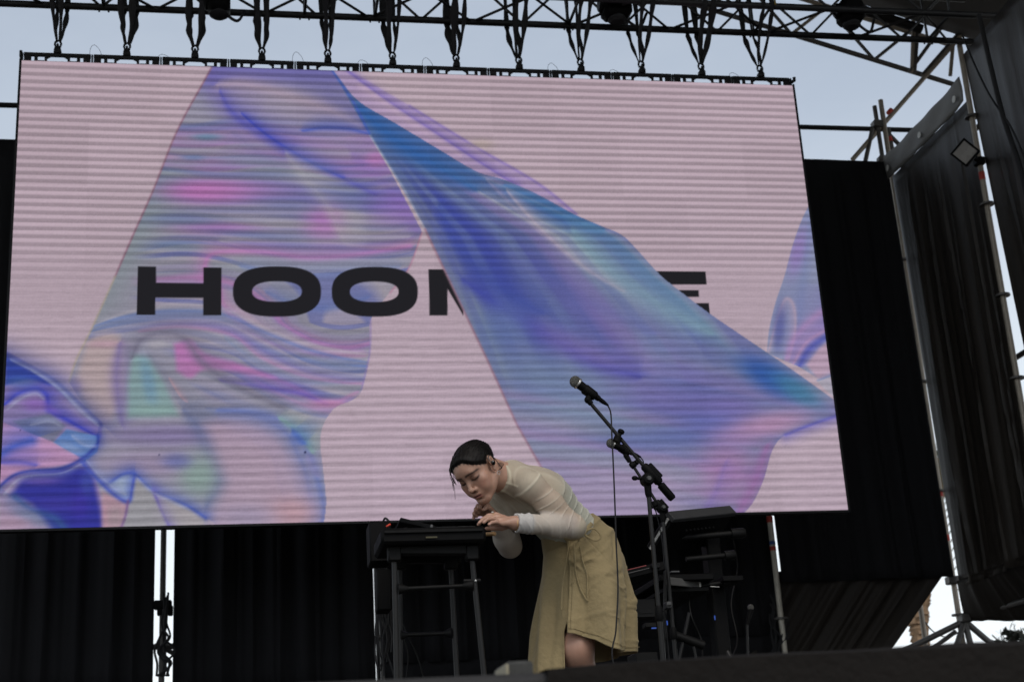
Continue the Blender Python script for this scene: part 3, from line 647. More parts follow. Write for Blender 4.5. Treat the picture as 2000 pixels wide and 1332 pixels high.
# --- right hand petal
S3 = sp2([(1590, 385), (1568, 425), (1548, 480), (1532, 540), (1515, 590), (1502, 645), (1498, 690)], 4)+[(1560, 716), (1625, 755), (1690, 755), (1690, 385)]
fill(S3, (142, 150, 186), .95, 1.4); M3 = inpoly(S3)
blob(1560, 490, 18, 50, (166, 120, 200), .8, .25, M3); stroke([(1585, 410), (1570, 520), (1560, 600), (1545, 700)], 14, (124, 138, 190), .7, M3); stroke([(1620, 560), (1600, 640), (1560, 715)], 22, (120, 112, 190), .7, M3)
stroke([(1500, 690), (1520, 620), (1535, 585), (1550, 600), (1552, 650), (1540, 705)], 4, (200, 168, 186), .8, M3); blob(1522, 640, 12, 48, (92, 98, 168), .85, .1, M3)
stroke([(1535, 705), (1555, 660), (1600, 615), (1640, 600)], 10, (190, 140, 196), .8, M3); stroke([(1560, 716), (1580, 680), (1640, 640)], 9, (74, 84, 186), .9, M3); stroke([(1548, 712), (1575, 668), (1620, 640)], 6, (200, 150, 190), .8, M3)
fill([(1575, 712), (1600, 680), (1640, 650), (1640, 755), (1600, 745)], (198, 160, 184), .85, 5, M3)
fill([(1595, 744), (1640, 730), (1660, 800), (1632, 780)], (178, 172, 190), .9, 2); stroke([(1595, 744), (1625, 733), (1660, 725)], 2, (110, 140, 196), .8)
# --- violet veil and the great blue sheet
fill([(648, 130), (676, 134), (800, 207), (930, 287), (1050, 357), (1130, 420), (985, 372), (850, 310), (700, 215)], (170, 144, 194), .8, 2)
stroke([(670, 132), (760, 198), (850, 258), (940, 318), (1010, 362)], 3.5, (118, 98, 192), .85, None, False); stroke([(800, 208), (930, 288), (1050, 358), (1125, 418)], 3, (140, 116, 194), .7, None, False)
stroke([(700, 165), (800, 240), (900, 305)], 9, (198, 168, 192), .7); blob(940, 282, 24, 10, (196, 176, 160), .5)
S2 = [(645, 132)]+sp2([(660, 150), (700, 198), (770, 240), (850, 288), (930, 335), (985, 352), (1050, 380), (1120, 418), (1175, 442), (1215, 460), (1246, 490), (1290, 538), (1345, 582), (1388, 614), (1460, 663), (1540, 717), (1628, 780)], 4)
S2 += sp2([(1634, 812), (1580, 832), (1532, 850), (1508, 880), (1492, 935), (1468, 985), (1440, 1012)], 4)+[(1098, 1020), (1057, 912), (1010, 830), (955, 710), (905, 605), (830, 445), (760, 325), (720, 262)]
fill(S2, (120, 128, 166), 1, 1.0); M2 = inpoly(S2)
i2 = np.nonzero(M2)[0]; x, y = qx[i2], qy[i2]
# coordinate across the sheet, from the left edge (0) to the right edge (1)
sl_ = 720+(y-262)*.52; ed = np.interp(y, [130, 200, 290, 355, 420, 460, 540, 615, 663, 717, 780, 1020], [650, 700, 850, 985, 1120, 1215, 1290, 1388, 1460, 1540, 1628, 1640])
tt = np.clip((x-sl_)/np.maximum(ed-sl_, 20), 0, 1)
def band(c, wd, col, a, y0, y1, fy=60):
    cc = np.interp(y, [r[0] for r in c], [r[1] for r in c]); m = np.clip((y-y0)/fy, 0, 1)*np.clip((y1-y)/fy, 0, 1)
    comp(i2, col, (a*m*np.exp(-((tt-cc)/wd)**2)).astype(np.float32))
band([(130, .5), (420, .55)], .9, (60, 96, 164), .75, 100, 420, 120)
band([(300, .3), (640, .3)], .22, (62, 74, 160), .7, 300, 620, 130)
band([(330, .85), (700, .98)], .12, (86, 134, 176), .8, 300, 720, 90)
band([(350, .62), (680, .86)], .05, (186, 172, 190), .75, 330, 640, 70)
band([(420, .72), (720, .9)], .10, (144, 174, 184), .75, 400, 720, 90)
band([(450, .42), (760, .62)], .13, (78, 84, 172), .65, 430, 820, 80)
band([(520, .15), (900, .2)], .16, (114, 136, 168), .7, 520, 900, 110)
band([(560, .55), (700, .6)], .12, (130, 120, 178), .5, 540, 760, 60)
for stp, seed, thr, col, am in ((.11, 11, .55, (60, 70, 172), .65), (.09, 12, .58, (140, 162, 178), .6), (.13, 13, .6, (138, 116, 178), .55), (.05, 14, .55, (104, 118, 172), .5), (.07, 15, .66, (182, 166, 186), .5), (.035, 16, .6, (90, 100, 170), .4)):
    fl_ = tt*(1+.12*np.sin(y/120))+(y-260)*.00025; kk_ = knots(fl_+2, stp, seed); comp(i2, col, (am*np.clip((y-300)/80, 0, 1)*np.clip((800-y)/140, 0, 1)*np.clip((kk_-thr)/(1-thr)*1.5, 0, 1)).astype(np.float32))
lowm = np.clip((y-660)/120, 0, 1)
for stp, seed, thr, col, am in ((21, 21, .5, (108, 112, 180), .5), (27, 22, .55, (140, 152, 178), .45), (24, 23, .55, (150, 124, 180), .45)):
    kk_ = knots(y-.22*(x-1000)+10*np.sin(x/170)+600, stp, seed); comp(i2, col, (am*lowm*np.clip((kk_-thr)/(1-thr)*1.4, 0, 1)).astype(np.float32))
stroke([(905, 545), (985, 600), (1070, 650), (1160, 705), (1250, 735)], 20, (56, 64, 182), .8, M2)
stroke([(860, 400), (900, 480), (980, 560), (1060, 610)], 24, (52, 72, 176), .6, M2)
stroke([(700, 208), (770, 268), (850, 320), (930, 370)], 20, (38, 98, 182), .85, M2)
stroke([(985, 362), (1060, 395), (1130, 430), (1180, 450)], 9, (52, 118, 180), .85, M2)
stroke([(990, 372), (1060, 450), (1140, 520), (1220, 570)], 6, (196, 178, 192), .8, M2); stroke([(950, 350), (1000, 400), (1060, 460)], 5, (180, 160, 190), .5, M2)
stroke([(1120, 450), (1200, 530), (1290, 590), (1390, 650)], 22, (128, 166, 182), .75, M2)
stroke([(1000, 500), (1080, 555), (1180, 600), (1280, 650)], 20, (100, 104, 178), .5, M2)
blob(1130, 680, 110, 26, (134, 112, 180), .55, .45, M2); blob(980, 640, 50, 60, (100, 122, 178), .6, .9, M2)
blob(1080, 740, 120, 40, (120, 140, 176), .6, .3, M2); blob(1150, 800, 80, 30, (126, 148, 178), .5, 0, M2)
blob(1330, 790, 150, 36, (112, 100, 186), .6, .2, M2); blob(1500, 735, 70, 30, (40, 86, 176), .9, .55, M2); blob(1560, 765, 60, 22, (62, 128, 168), .8, .6, M2)
blob(1430, 800, 60, 30, (128, 106, 182), .5, 0, M2); blob(1390, 840, 90, 40, (92, 104, 184), .7, 0, M2); blob(1280, 860, 90, 24, (98, 112, 184), .6, 0, M2)
comp(i2, (172, 152, 186), (.8*np.clip((y-860)/80, 0, 1)*np.clip((1420-x)/120, .15, 1)).astype(np.float32))
comp(i2, (178, 150, 182), (.45*np.exp(-((y-830-.1*(x-1000))/26)**2)*np.clip((1200-x)/100, 0, 1)).astype(np.float32))
blob(1500, 830, 90, 26, (188, 140, 180), .85, -.2, M2); blob(1420, 920, 60, 70, (176, 124, 178), .75, .2, M2); stroke([(1500, 870), (1478, 940), (1440, 1010)], 16, (164, 106, 172), .8, M2)
stroke([(1420, 900), (1400, 960), (1370, 1010)], 9, (132, 110, 190), .6, M2); stroke([(1640, 812), (1580, 832), (1535, 850)], 5, (96, 92, 192), .9, None, False)
stroke([(722, 264), (790, 372), (830, 448)], 2.4, (176, 180, 200), .6, None, False, False); stroke([(830, 448), (905, 605), (955, 710), (1010, 830), (1057, 912)], 2.4, (158, 118, 140), .85, None, False, False)
stroke([(645, 132), (690, 200), (722, 262)], 2.5, (64, 92, 196), .8, None, False)
# dead pixels
for q in ((596, 883, 2.2), (311, 888, 1.4), (40, 840, 1.2)): blob(q[0], q[1], q[2], q[2], (20, 22, 60), 1)
# --- scan bands of the LED rows and fine pixel moire
U = np.repeat(uu, NV); V = np.tile(vv, NU)
ph = (V*57.0+.10*np.sin(U*5)) % 1.0
saw = np.clip((ph-.36)/.26, 0, 1); saw = saw*saw*(3-2*saw); saw = np.where(ph > .94, saw*(1-(ph-.94)/.06), saw)   # fades upwards, crisp lower edge
low = np.clip((.60-V)/.25, 0, 1)
rsn = np.random.RandomState(3)
def rows(nc, sm_=0):                                             # short horizontal dashes, one LED row high
    q = rsn.randn(nc, NV); xx = uu*(nc-1); i0 = np.clip(xx.astype(int), 0, nc-2); f0 = (xx-i0)[:, None]
    return (q[i0]*(1-f0)+q[i0+1]*f0).ravel()
dash = rows(34)*.6+rows(90)*.5
chk = ((np.arange(NU)[:, None]+np.arange(NV)[None, :]) % 2*2-1).ravel()*np.clip(1.2-U*2, 0, 1)*(1-low)
sin_ = .5+.5*np.cos(2*math.pi*(ph-.25))
band_ = saw*(1-low)+sin_*low
A = 1.0-.36*(1-band_)*(1-.2*low)+dash*(.018+.050*low)+chk*.035+rsn.randn(NU*NV)*.03
ART = ART*.975; gm = ART.mean(1, keepdims=True); ART = gm+(ART-gm)*.86
dark = (ART.sum(1) < 150)
pan = 1+.018*rsn.randn(12, 7); A = A*pan[np.clip((U*12).astype(int), 0, 11), np.clip((V*7).astype(int), 0, 6)]
A = np.where(dark, 1.0, A)
L = ART/255.0; L = np.where(L <= .04045, L/12.92, ((L+.055)/1.055)**2.4)*np.clip(A, .2, 1.4)[:, None]
me = bpy.data.meshes.new('display'); ii = np.arange(NU*NV).reshape(NU, NV)
fc_ = np.stack([ii[:-1, :-1], ii[1:, :-1], ii[1:, 1:], ii[:-1, 1:]], -1).reshape(-1, 4)
me.vertices.add(len(VX)); me.vertices.foreach_set('co', (VX-np.array(origin(scr))).astype(np.float32).ravel())
me.loops.add(fc_.size); me.loops.foreach_set('vertex_index', fc_.astype(np.int32).ravel()); me.polygons.add(len(fc_)); me.polygons.foreach_set('loop_start', np.arange(0, fc_.size, 4, dtype=np.int32))
me.update(calc_edges=True)
dm = bpy.data.materials.new('led_display'); dm.use_nodes = True; n = dm.node_tree; pb = n.nodes['Principled BSDF']
pb.inputs['Base Color'].default_value = (.004, .004, .0045, 1); pb.inputs['Roughness'].default_value = .8; pb.inputs['Specular IOR Level'].default_value = .08
an = n.nodes.new('ShaderNodeAttribute'); an.attribute_name = 'tint'; n.links.new(an.outputs['Color'], pb.inputs['Emission Color'])
SCREEN_GAIN = 1.0
pb.inputs['Emission Strength'].default_value = SCREEN_GAIN/(2**EXPO)
me.materials.append(dm); disp = bpy.data.objects.new('display', me); COL.objects.link(disp); disp.parent = scr
set_tint(disp, L)
# cabinets behind the display, edge trim, hanging bars
for i in range(12):
    for j in range(7):
        c = (SX0+.25+.5*i, SY+.053, SZ0+SH/14+SH/7*j)
        if i == 0 and j == 0: cab0 = MB().box(c, (.2485, .05, SH/14-.0015), bev=.006).build('cabinet', M_black, scr); c0_ = Vector(c)
        else: copy_part(cab0, scr, Vector(c)-c0_)
for sx in (SX0-.008, SX0+SW+.008): MB().box((sx, SY+.03, SZ0+SH/2), (.007, .035, SH/2+.01)).build('edge_trim', M_black, scr)
MB().box((SX0+SW/2, SY+.03, SZ0-.008), (SW/2+.012, .035, .007)).build('edge_trim', M_black, scr)
# hanging bar: top rail, bottom rail, end blocks and webs leaving windows
zt = SZ0+SH+.004; bx = SX0+.25; hb = MB()
hb.box((bx, SY+.03, zt+.062), (.240, .010, .0150), bev=.003); hb.box((bx, SY+.03, zt+.004), (.243, .006, .004))
for dx, hw in ((-.212, .026), (.212, .026), (-.152, .012), (.152, .012), (-.082, .009), (.082, .009)): hb.box((bx+dx, SY+.03, zt+.029), (hw, .007, .0205))
for dx in (-.117, .117): hb.box((bx+dx, SY+.03, zt+.011), (.024, .005, .003))
for sg in (-1, 1):                                            # corner gussets of the middle window
    hb.prism([(bx+sg*.073, SY+.024, zt+.0475), (bx+sg*.045, SY+.024, zt+.0475), (bx+sg*.073, SY+.024, zt+.030)], (0, .012, 0))
hb.box((bx, SY+.03, zt+.085), (.028, .018, .012), bev=.004); hb.lathe((bx, SY+.004, zt+.098), (bx, SY+.056, zt+.098), [(0, .02), (.1, .027), (.9, .027), (1, .02)], 14)
bar0 = hb.build('hanging_bar', M_black, scr)
lk0 = MB().box((SX0+.0, SY+.03, zt+.042), (.006, .012, .032), bev=.003).build('bar_lock', M_dgrey, scr)
for i in range(1, 12): copy_part(bar0, scr, Vector((.5*i, 0, 0)))
for i in range(1, 13): copy_part(lk0, scr, Vector((.5*i, 0, 0)))
MB().tube([(SX0+SW-.01, SY+.03, zt+.03), (SX0+SW+.035, SY+.03, zt+.06), (SX0+SW+.035, SY+.03, zt+.085)], .014, 8).build('end_hook', M_black, scr)
MB().tube([(SX0+.0, SY+.03, zt-.005), (SX0-.012, SY+.03, zt+.05), (SX0-.012, SY+.03, zt+.09)], .011, 8).build('end_hook', M_black, scr)
for i, hgt in ((1, .10), (2, .04), (4, .10), (5, .05), (6, .09), (8, .08), (9, .04), (11, .05)):
    x = SX0+.5*i; MB().tube(spline([(x-.02, SY+.03, zt+.06), (x-.015, SY+.03, zt+.06+hgt*.7), (x+.012, SY+.03, zt+.06+hgt), (x+.05, SY+.03, zt+.06+hgt*.6), (x+.07, SY+.03, zt+.06)]), .0016, 5).build('safety_wire', M_dgrey, scr)
# ---------------------------------------------------------------- slings
ordn = ['first', 'second', 'third', 'fourth', 'fifth', 'sixth', 'seventh', 'eighth', 'ninth', 'tenth', 'eleventh', 'twelfth']
#  strands: (x offset at the front chord, half width, strand bulge, x offset at foot) for each sling
SLD = [[(-.028, .017, -.01), (.035, .020, .012)], [(-.035, .021, -.018), (.040, .026, .022)], [(-.038, .024, -.026), (.042, .023, .030)], [(-.035, .026, -.01), (.030, .021, .024)],
       [(-.030, .022, .004), (.034, .019, .012)], [(-.042, .025, -.01), (.034, .016, .016)], [(-.030, .030, -.012), (.038, .018, .024)], [(-.044, .020, -.02), (.022, .022, .014)],
       [(-.036, .020, -.018), (.036, .018, .010)], [(-.038, .017, -.012), (.040, .019, .016)], [(-.030, .024, -.014), (.040, .028, .012)], [(-.040, .020, -.016), (.032, .016, .018)]]
for i in range(12):
    x = SX0+.25+.5*i; zf = zt+.115
    lab = ['%s black lifting sling from the left, above the screen' % ordn[i], '%s lifting sling from the right above the screen, black' % ordn[11-i]][i > 5]
    e = empty('lifting_sling', (x, SY, zf), lab, 'sling', 'black slings holding up the screen')
    foot = np.array([x, SY+.03, zf+.06])
    lk = MB()
    lk.tube([foot+np.array([.022*math.cos(a), 0, -.02+.030*math.sin(a)]) for a in np.linspace(-.3, 3.44, 12)], .0085, 8)
    lk.cyl((x-.024, SY+.03, zf+.02), (x+.024, SY+.03, zf+.02), .008); lk.tube([(x, SY+.012, zf-.04), (x, SY+.012, zf+.03), (x, SY+.048, zf+.03), (x, SY+.048, zf-.04)], .009, 8)
    lk.build('shackle', M_black, e)
    for (ox, hw, bul) in SLD[i]:
        for fb in (0, 1):                                     # front leg over the front chord, rear leg over the rear chord
            ytop = TY[0]-.035 if fb == 0 else TY[1]+.035; jx = ox*(1 if fb == 0 else 1.1)
            pts = [foot+np.array([jx*.30, (-.01 if fb == 0 else .012), .0])]
            for s in (.22, .5, .8, 1.0):
                zz = foot[2]+s*(TZ[0]-foot[2]); yy = foot[1]+(ytop-foot[1])*s
                pts.append(np.array([x+jx*(.3+.7*s**.75)+bul*math.sin(math.pi*s)*.7, yy, zz]))
            pts += [np.array([x+jx, ytop, TZ[0]+.2]), np.array([x+jx*.9, ytop, TZ[1]+.02]), np.array([x+jx*.9, (TY[0]+TY[1])/2, TZ[1]+.045])]
            pp = spline(pts, 6); m = len(pp); hw_ = [hw*1.15*(.33+.62*min(1, k/(m*.28)))*(.85+.2*math.sin(k*.55+i)) for k in range(m)]
            tw = random.uniform(-.4, .4)
            MB().tube(pp, hw_, 8, flat=((math.cos(tw), math.sin(tw), 0), .32)).build('strap', M_strap, e)
    if i in (1, 3, 9, 11):
        MB().box((x+(-.05 if i in (1,) else .05), TY[0]-.05, TZ[0]+.02), (.006, .003, .035)).build('tag', M_strap_y, e)
# ================================================================ person (distance fields turned into meshes)
class Field:
    def __init__(s, X, Y, Z):
        s.ax = [np.asarray(a, np.float32) for a in (X, Y, Z)]; s.S = np.full([len(a) for a in s.ax], 1.0, np.float32)
    def sub(s, lo, hi):
        sl = []
        for a, l, h in zip(s.ax, lo, hi):
            i = max(0, int(np.searchsorted(a, l))-1); j = min(len(a), int(np.searchsorted(a, h))+1); sl.append(slice(i, max(i+1, j)))
        sl = tuple(sl); g = np.meshgrid(*[a[q] for a, q in zip(s.ax, sl)], indexing='ij', sparse=False)
        return sl, np.stack(g, -1)
    def add(s, prim, k=.01, sub=False):
        fn, lo, hi = prim; pad = k+.03; sl, p = s.sub(np.asarray(lo)-pad, np.asarray(hi)+pad)
        if min(p.shape[:3]) < 1: return
        d = fn(p).astype(np.float32); a = s.S[sl]
        if sub: d = -d; h = np.clip(.5-.5*(d-a)/k, 0, 1); s.S[sl] = d*(1-h)+a*h+k*h*(1-h)
        else: h = np.clip(.5+.5*(d-a)/k, 0, 1); s.S[sl] = d*(1-h)+a*h-k*h*(1-h)
def rcone(a, b, ra, rb):
    a = np.asarray(a, float); b = np.asarray(b, float); ba = b-a; L = float(ba@ba)+1e-12
    def fn(p):
        h = np.clip(((p-a)@ba)/L, 0, 1); return np.linalg.norm(p-a-h[..., None]*ba, axis=-1)-(ra+(rb-ra)*h)
    r = max(ra, rb); return fn, np.minimum(a, b)-r, np.maximum(a, b)+r
def econe(a, b, ra, rb, lat, flat):                    # tapered limb with an elliptical section: flat = depth / width
    a = np.asarray(a, float); b = np.asarray(b, float); t = nrm(b-a); l = nrm(np.asarray(lat)-t*np.dot(lat, t)); sg = np.cross(t, l); Lg = np.linalg.norm(b-a)
    def fn(p):
        q = p-a; x = q@t; y = q@l; z = (q@sg)/flat; h = np.clip(x/Lg, 0, 1); return (np.sqrt((x-h*Lg)**2+y*y+z*z)-(ra+(rb-ra)*h))*min(1, flat*1.1)
    r = max(ra, rb); return fn, np.minimum(a, b)-r, np.maximum(a, b)+r
def ell(c, r, A=None):
    c = np.asarray(c, float); r = np.asarray(r, float); A = np.eye(3) if A is None else np.asarray(A)
    def fn(p):
        q = (p-c)@A.T; k0 = np.linalg.norm(q/r, axis=-1); k1 = np.linalg.norm(q/(r*r), axis=-1); return k0*(k0-1)/np.maximum(k1, 1e-6)
    m = r.max(); return fn, c-m, c+m
def nets(F):
    S_ = F.S; ins = S_ < 0; n = np.array(S_.shape); c = np.zeros(n-1, np.uint8)
    for i in (0, 1):
        for j in (0, 1):
            for k in (0, 1): c += ins[i:n[0]-1+i, j:n[1]-1+j, k:n[2]-1+k]
    act = (c > 0) & (c < 8); I = np.argwhere(act); idm = np.full(act.shape, -1, np.int32); idm[act] = np.arange(len(I))
    acc = np.zeros((len(I), 3)); cnt = np.zeros(len(I)); X, Y, Z = F.ax
    cr = [(i, j, k) for i in (0, 1) for j in (0, 1) for k in (0, 1)]
    val = {q: S_[I[:, 0]+q[0], I[:, 1]+q[1], I[:, 2]+q[2]] for q in cr}
    pos = {q: np.stack([X[I[:, 0]+q[0]], Y[I[:, 1]+q[1]], Z[I[:, 2]+q[2]]], -1) for q in cr}
    for a in cr:
        for d in range(3):
            if a[d] == 0:
                b = list(a); b[d] = 1; b = tuple(b); va, vb = val[a], val[b]; m = (va < 0) != (vb < 0)
                t = np.where(m, va/np.where(m, va-vb, 1), 0); acc[m] += (pos[a]+(pos[b]-pos[a])*t[:, None])[m]; cnt[m] += 1
    V = acc/np.maximum(cnt, 1)[:, None]; Fc = []
    for d in range(3):
        s0 = [slice(None)]*3; s1 = [slice(None)]*3; s0[d] = slice(0, -1); s1[d] = slice(1, None)
        ch = ins[tuple(s0)] != ins[tuple(s1)]; o = [q for q in range(3) if q != d]
        E_ = np.argwhere(ch); E_ = E_[(E_[:, o[0]] > 0) & (E_[:, o[1]] > 0) & (E_[:, o[0]] < n[o[0]]-1) & (E_[:, o[1]] < n[o[1]]-1)]
        q = []
        for da, db in ((-1, -1), (0, -1), (0, 0), (-1, 0)):
            e = E_.copy(); e[:, o[0]] += da; e[:, o[1]] += db; q.append(idm[e[:, 0], e[:, 1], e[:, 2]])
        Q = np.stack(q, -1); fl = ins[E_[:, 0], E_[:, 1], E_[:, 2]]
        if d == 1: fl = ~fl
        Q[~fl] = Q[~fl][:, ::-1]; Fc.append(Q)
    Fc = np.concatenate(Fc); Fc = Fc[(Fc >= 0).all(1)]; return V, Fc
def relax(V, Fc, it=2, lam=.5):
    E_ = np.concatenate([Fc[:, [0, 1]], Fc[:, [1, 2]], Fc[:, [2, 3]], Fc[:, [3, 0]]])
    for k in range(it):
        for l in (lam, -lam*.9):
            acc = np.zeros_like(V); cnt = np.bincount(E_[:, 0], minlength=len(V))+np.bincount(E_[:, 1], minlength=len(V))
            for d in range(3): acc[:, d] = np.bincount(E_[:, 0], V[E_[:, 1], d], len(V))+np.bincount(E_[:, 1], V[E_[:, 0], d], len(V))
            V = V+l*(acc/np.maximum(cnt, 1)[:, None]-V)
    return V
def vnorm(V, Fc):
    fn = np.cross(V[Fc[:, 2]]-V[Fc[:, 0]], V[Fc[:, 3]]-V[Fc[:, 1]]); N = np.zeros_like(V)
    for k in range(4):
        for d in range(3): N[:, d] += np.bincount(Fc[:, k], fn[:, d], len(V))
    return N/np.maximum(1e-12, np.linalg.norm(N, axis=1))[:, None]
def mesh_np(name, V, Fc, m, parent=None, loc=None):
    me = bpy.data.meshes.new(name); o0 = origin(parent) if parent else np.array(loc)
    me.vertices.add(len(V)); me.vertices.foreach_set('co', (V-o0).astype(np.float32).ravel()); k = Fc.shape[1]
    me.loops.add(Fc.size); me.loops.foreach_set('vertex_index', Fc.astype(np.int32).ravel()); me.polygons.add(len(Fc)); me.polygons.foreach_set('loop_start', np.arange(0, Fc.size, k, dtype=np.int32))
    me.update(calc_edges=True); me.validate(); me.shade_smooth(); me.materials.append(m); o = bpy.data.objects.new(name, me); COL.objects.link(o)
    if parent: o.parent = parent
    else: o.location = [float(c) for c in loc]
    return o
def axis(segs):                                        # segments: (start, end, step)
    o = []
    for a, b, h in segs: o.append(np.arange(a, b, h))
    return np.concatenate(o)
# --- head frame
vi, vj, vk = CR, -CU, -CF
d0 = .6*vi+.8*vj; e0 = -.8*vi+.6*vj
HPHI, HTH = math.radians(12), math.radians(34)
hd = math.cos(HPHI)*d0-math.sin(HPHI)*vk; n1 = math.cos(HPHI)*vk+math.sin(HPHI)*d0
hY = math.cos(HTH)*n1+math.sin(HTH)*e0; hX = math.cos(HTH)*e0-math.sin(HTH)*n1; hZ = -hd
HR = np.stack([hX, hY, hZ])                            # world -> head rows
EAR = P(962, 907, 5.62); HS = 1.02
HO = EAR+hX*.075*HS
def hw(p): return HO+HS*(np.asarray(p, float)@HR)
def hl(V): return ((V-HO)@HR.T)/HS
def hell(c, r, rot=None):
    A = HR if rot is None else rot@HR
    return ell(hw(c), np.asarray(r)*HS, A)
def hcone(a, b, ra, rb): return rcone(hw(a), hw(b), ra*HS, rb*HS)
# --- joints
hip = P(1135, 1075, 6.05); wai = P(1107, 1030, 5.95); che = P(1047, 972, 5.85); nkb = P(998, 936, 5.775)
lat = nrm(np.array([.45, -.89, 0]))
Lsh = P(1037, 950, 5.67); Rsh = P(972, 965, 5.95); Lel = P(1122, 1029, 5.70); Lwr = P(1006, 1021, 5.62)
Rel = P(996, 1066, 6.0); Rwr = P(962, 1007, 5.83)
Lhip = hip+lat*.085; Rhip = hip-lat*.085
Lkn = P(1129, 1268, 5.90); Lan = P(1142, 1460, 6.04); Rkn = P(1082, 1275, 6.12); Ran = P(1085, 1465, 6.30)
Lan[2] = .08; Ran[2] = .08
tdir = nrm(nkb-hip)
xa = axis([(.70, 1.09, .0026), (1.09, 1.62, .006)]); ya = axis([(5.38, 5.92, .0026), (5.92, 6.5, .008)]); za = axis([(-.02, .86, .008), (.86, 1.30, .0026), (1.30, 1.36, .006)])
B = Field(xa, ya, za)
# torso and legs
B.add(econe(hip-lat*0, wai, .155, .115, lat, .72), .03); B.add(econe(wai, che, .115, .135, lat, .72), .04); B.add(econe(che, nkb*.85+che*.15, .135, .07, lat, .75), .05)
B.add(rcone(Lsh, nkb, .05, .045), .05); B.add(rcone(Rsh, nkb, .05, .045), .05)
for h_, k_, a_, s in ((Lhip, Lkn, Lan, 1), (Rhip, Rkn, Ran, -1)):
    B.add(rcone(h_, k_*.93+h_*.07, .092, .058), .05); B.add(ell(k_+np.array([-.012, -.012, 0]), (.061, .061, .07)), .04); mid_ = k_*.7+a_*.3+np.array([.012, .012, 0])
    B.add(rcone(k_, mid_, .060, .061), .03); B.add(rcone(mid_, a_, .061, .036), .03); B.add(rcone(a_-np.array([0, 0, .02]), a_+np.array([-.14, -.11, -.045]), .042, .03), .03)
# arms
def arm(Fd, sh, el, wr, o=0, k=.03):
    m1 = sh*.55+el*.45; Fd.add(rcone(sh, m1, .050+o, .046+o), k); Fd.add(rcone(m1, el, .046+o, .037+o), k); m2 = el*.68+wr*.32
    Fd.add(rcone(el, m2, .038+o, .0385+o), k); Fd.add(rcone(m2, wr, .0385+o, .0265+o), k)
arm(B, Lsh, Lel, Lwr); arm(B, Rsh, Rel, Rwr)
# neck and head
B.add(rcone(nkb-tdir*.03, hw((0, -.028, -.045)), .058, .054), .03)
B.add(rcone(nkb-lat*0, hw((.0, -.055, -.02)), .05, .05), .03)
Hd = Field(xa, ya, za)
def head_form(F_, ears=True):
    F_.add(hell((0, -.010, .044), (.0730, .087, .067)), .01); F_.add(hell((0, .040, -.012), (.060, .055, .082)), .025); F_.add(hell((0, .055, .055), (.056, .036, .048)), .02)
    for s in (-1, 1):
        F_.add(hcone((s*.052, .004, -.048), (s*.016, .074, -.083), .019, .017), .028); F_.add(hell((s*.043, .060, -.012), (.022, .022, .020)), .022); F_.add(hell((s*.034, .066, -.040), (.022, .022, .022)), .02)
    F_.add(hell((0, .079, -.086), (.020, .017, .016)), .02)
    F_.add(hcone((-.030, .078, .036), (.030, .078, .036), .0135, .0135), .018); F_.add(hell((0, .082, .045), (.03, .014, .022)), .02)
    for s in (-1, 1): F_.add(hell((s*.031, .101, .016), (.0195, .016, .0125)), .012, True)
    for s in (-1, 1): F_.add(hell((s*.031, .0765, .016), (.0155, .0150, .0145)), .004)
    F_.add(hcone((0, .086, .028), (0, .1105, -.016), .0075, .0088), .010); F_.add(hell((0, .112, -.020), (.0095, .0095, .0085)), .008)
    for s in (-1, 1): F_.add(hell((s*.0125, .0985, -.025), (.0075, .010, .0075)), .007)
    for s in (-1, 1): F_.add(hell((s*.0065, .104, -.0315), (.0035, .006, .003)), .003, True)
    F_.add(hell((0, .0885, -.048), (.026, .014, .020)), .014)
    F_.add(hell((0, .098, -.0485), (.021, .0085, .0058)), .006); F_.add(hell((0, .0965, -.0600), (.018, .0085, .0068)), .006)
    F_.add(hell((0, .1075, -.0540), (.019, .0065, .0014)), .003, True); F_.add(hell((0, .1015, -.0715), (.02, .006, .004)), .008, True)
    if not ears: return
    ra_ = Matrix.Rotation(math.radians(-14), 3, 'X'); ra_ = np.array(ra_)
    for s in (-1, 1):
        F_.add(hell((s*.0755, -.006, .014), (.0085, .0155, .0250), ra_), .006); F_.add(hell((s*.083, -.002, .012), (.006, .009, .015), ra_), .004, True); F_.add(hell((s*.073, .003, -.016), (.006, .008, .011)), .005)
head_form(Hd)
sl, p = B.sub(HO-.16, HO+.16); a = B.S[sl]; b_ = Hd.S[sl]; k = .016; h = np.clip(.5+.5*(b_-a)/k, 0, 1); B.S[sl] = b_*(1-h)+a*h-k*h*(1-h)
# hands
def px3(lst): return [P(*q) for q in lst]
def finger(pts, r, k=.004):
    q = px3(pts)
    for i in range(len(q)-1): B.add(rcone(q[i], q[i+1], r[i], r[i+1]), k if i else .007)
    tips.append((q[-2], q[-1], r[-1]))
tips = []
dy = 5.62
# her left hand (nearer the camera): back of the hand up, fingers reaching left and down
for kx, ky, dd in ((969, 1006, .03), (971, 1010, .012), (975, 1016, -.006), (980, 1022, -.022)): B.add(rcone(P(1003, 1020, dy+dd*.45), P(kx, ky, dy+dd), .0165, .0118), .008)
B.add(ell(P(986, 1018, dy+.004), (.026, .022, .014)), .01)
B.add(rcone(P(1000, 1021, dy), P(1010, 1022, dy), .0235, .026), .015)
finger([(969, 1006, dy+.03), (954, 1007, dy+.03), (943, 1014, dy+.028), (934.5, 1024, dy+.026)], [.0105, .0090, .0082, .0068])
finger([(971, 1010, dy+.012), (958, 1010.5, dy+.008), (946, 1013, dy+.0), (936, 1021, dy-.006)], [.0108, .0094, .0083, .0068])
finger([(975, 1016, dy-.006), (962, 1012.5, dy-.016), (952, 1014, dy-.024), (945, 1020, dy-.028)], [.0104, .0090, .0080, .0066])
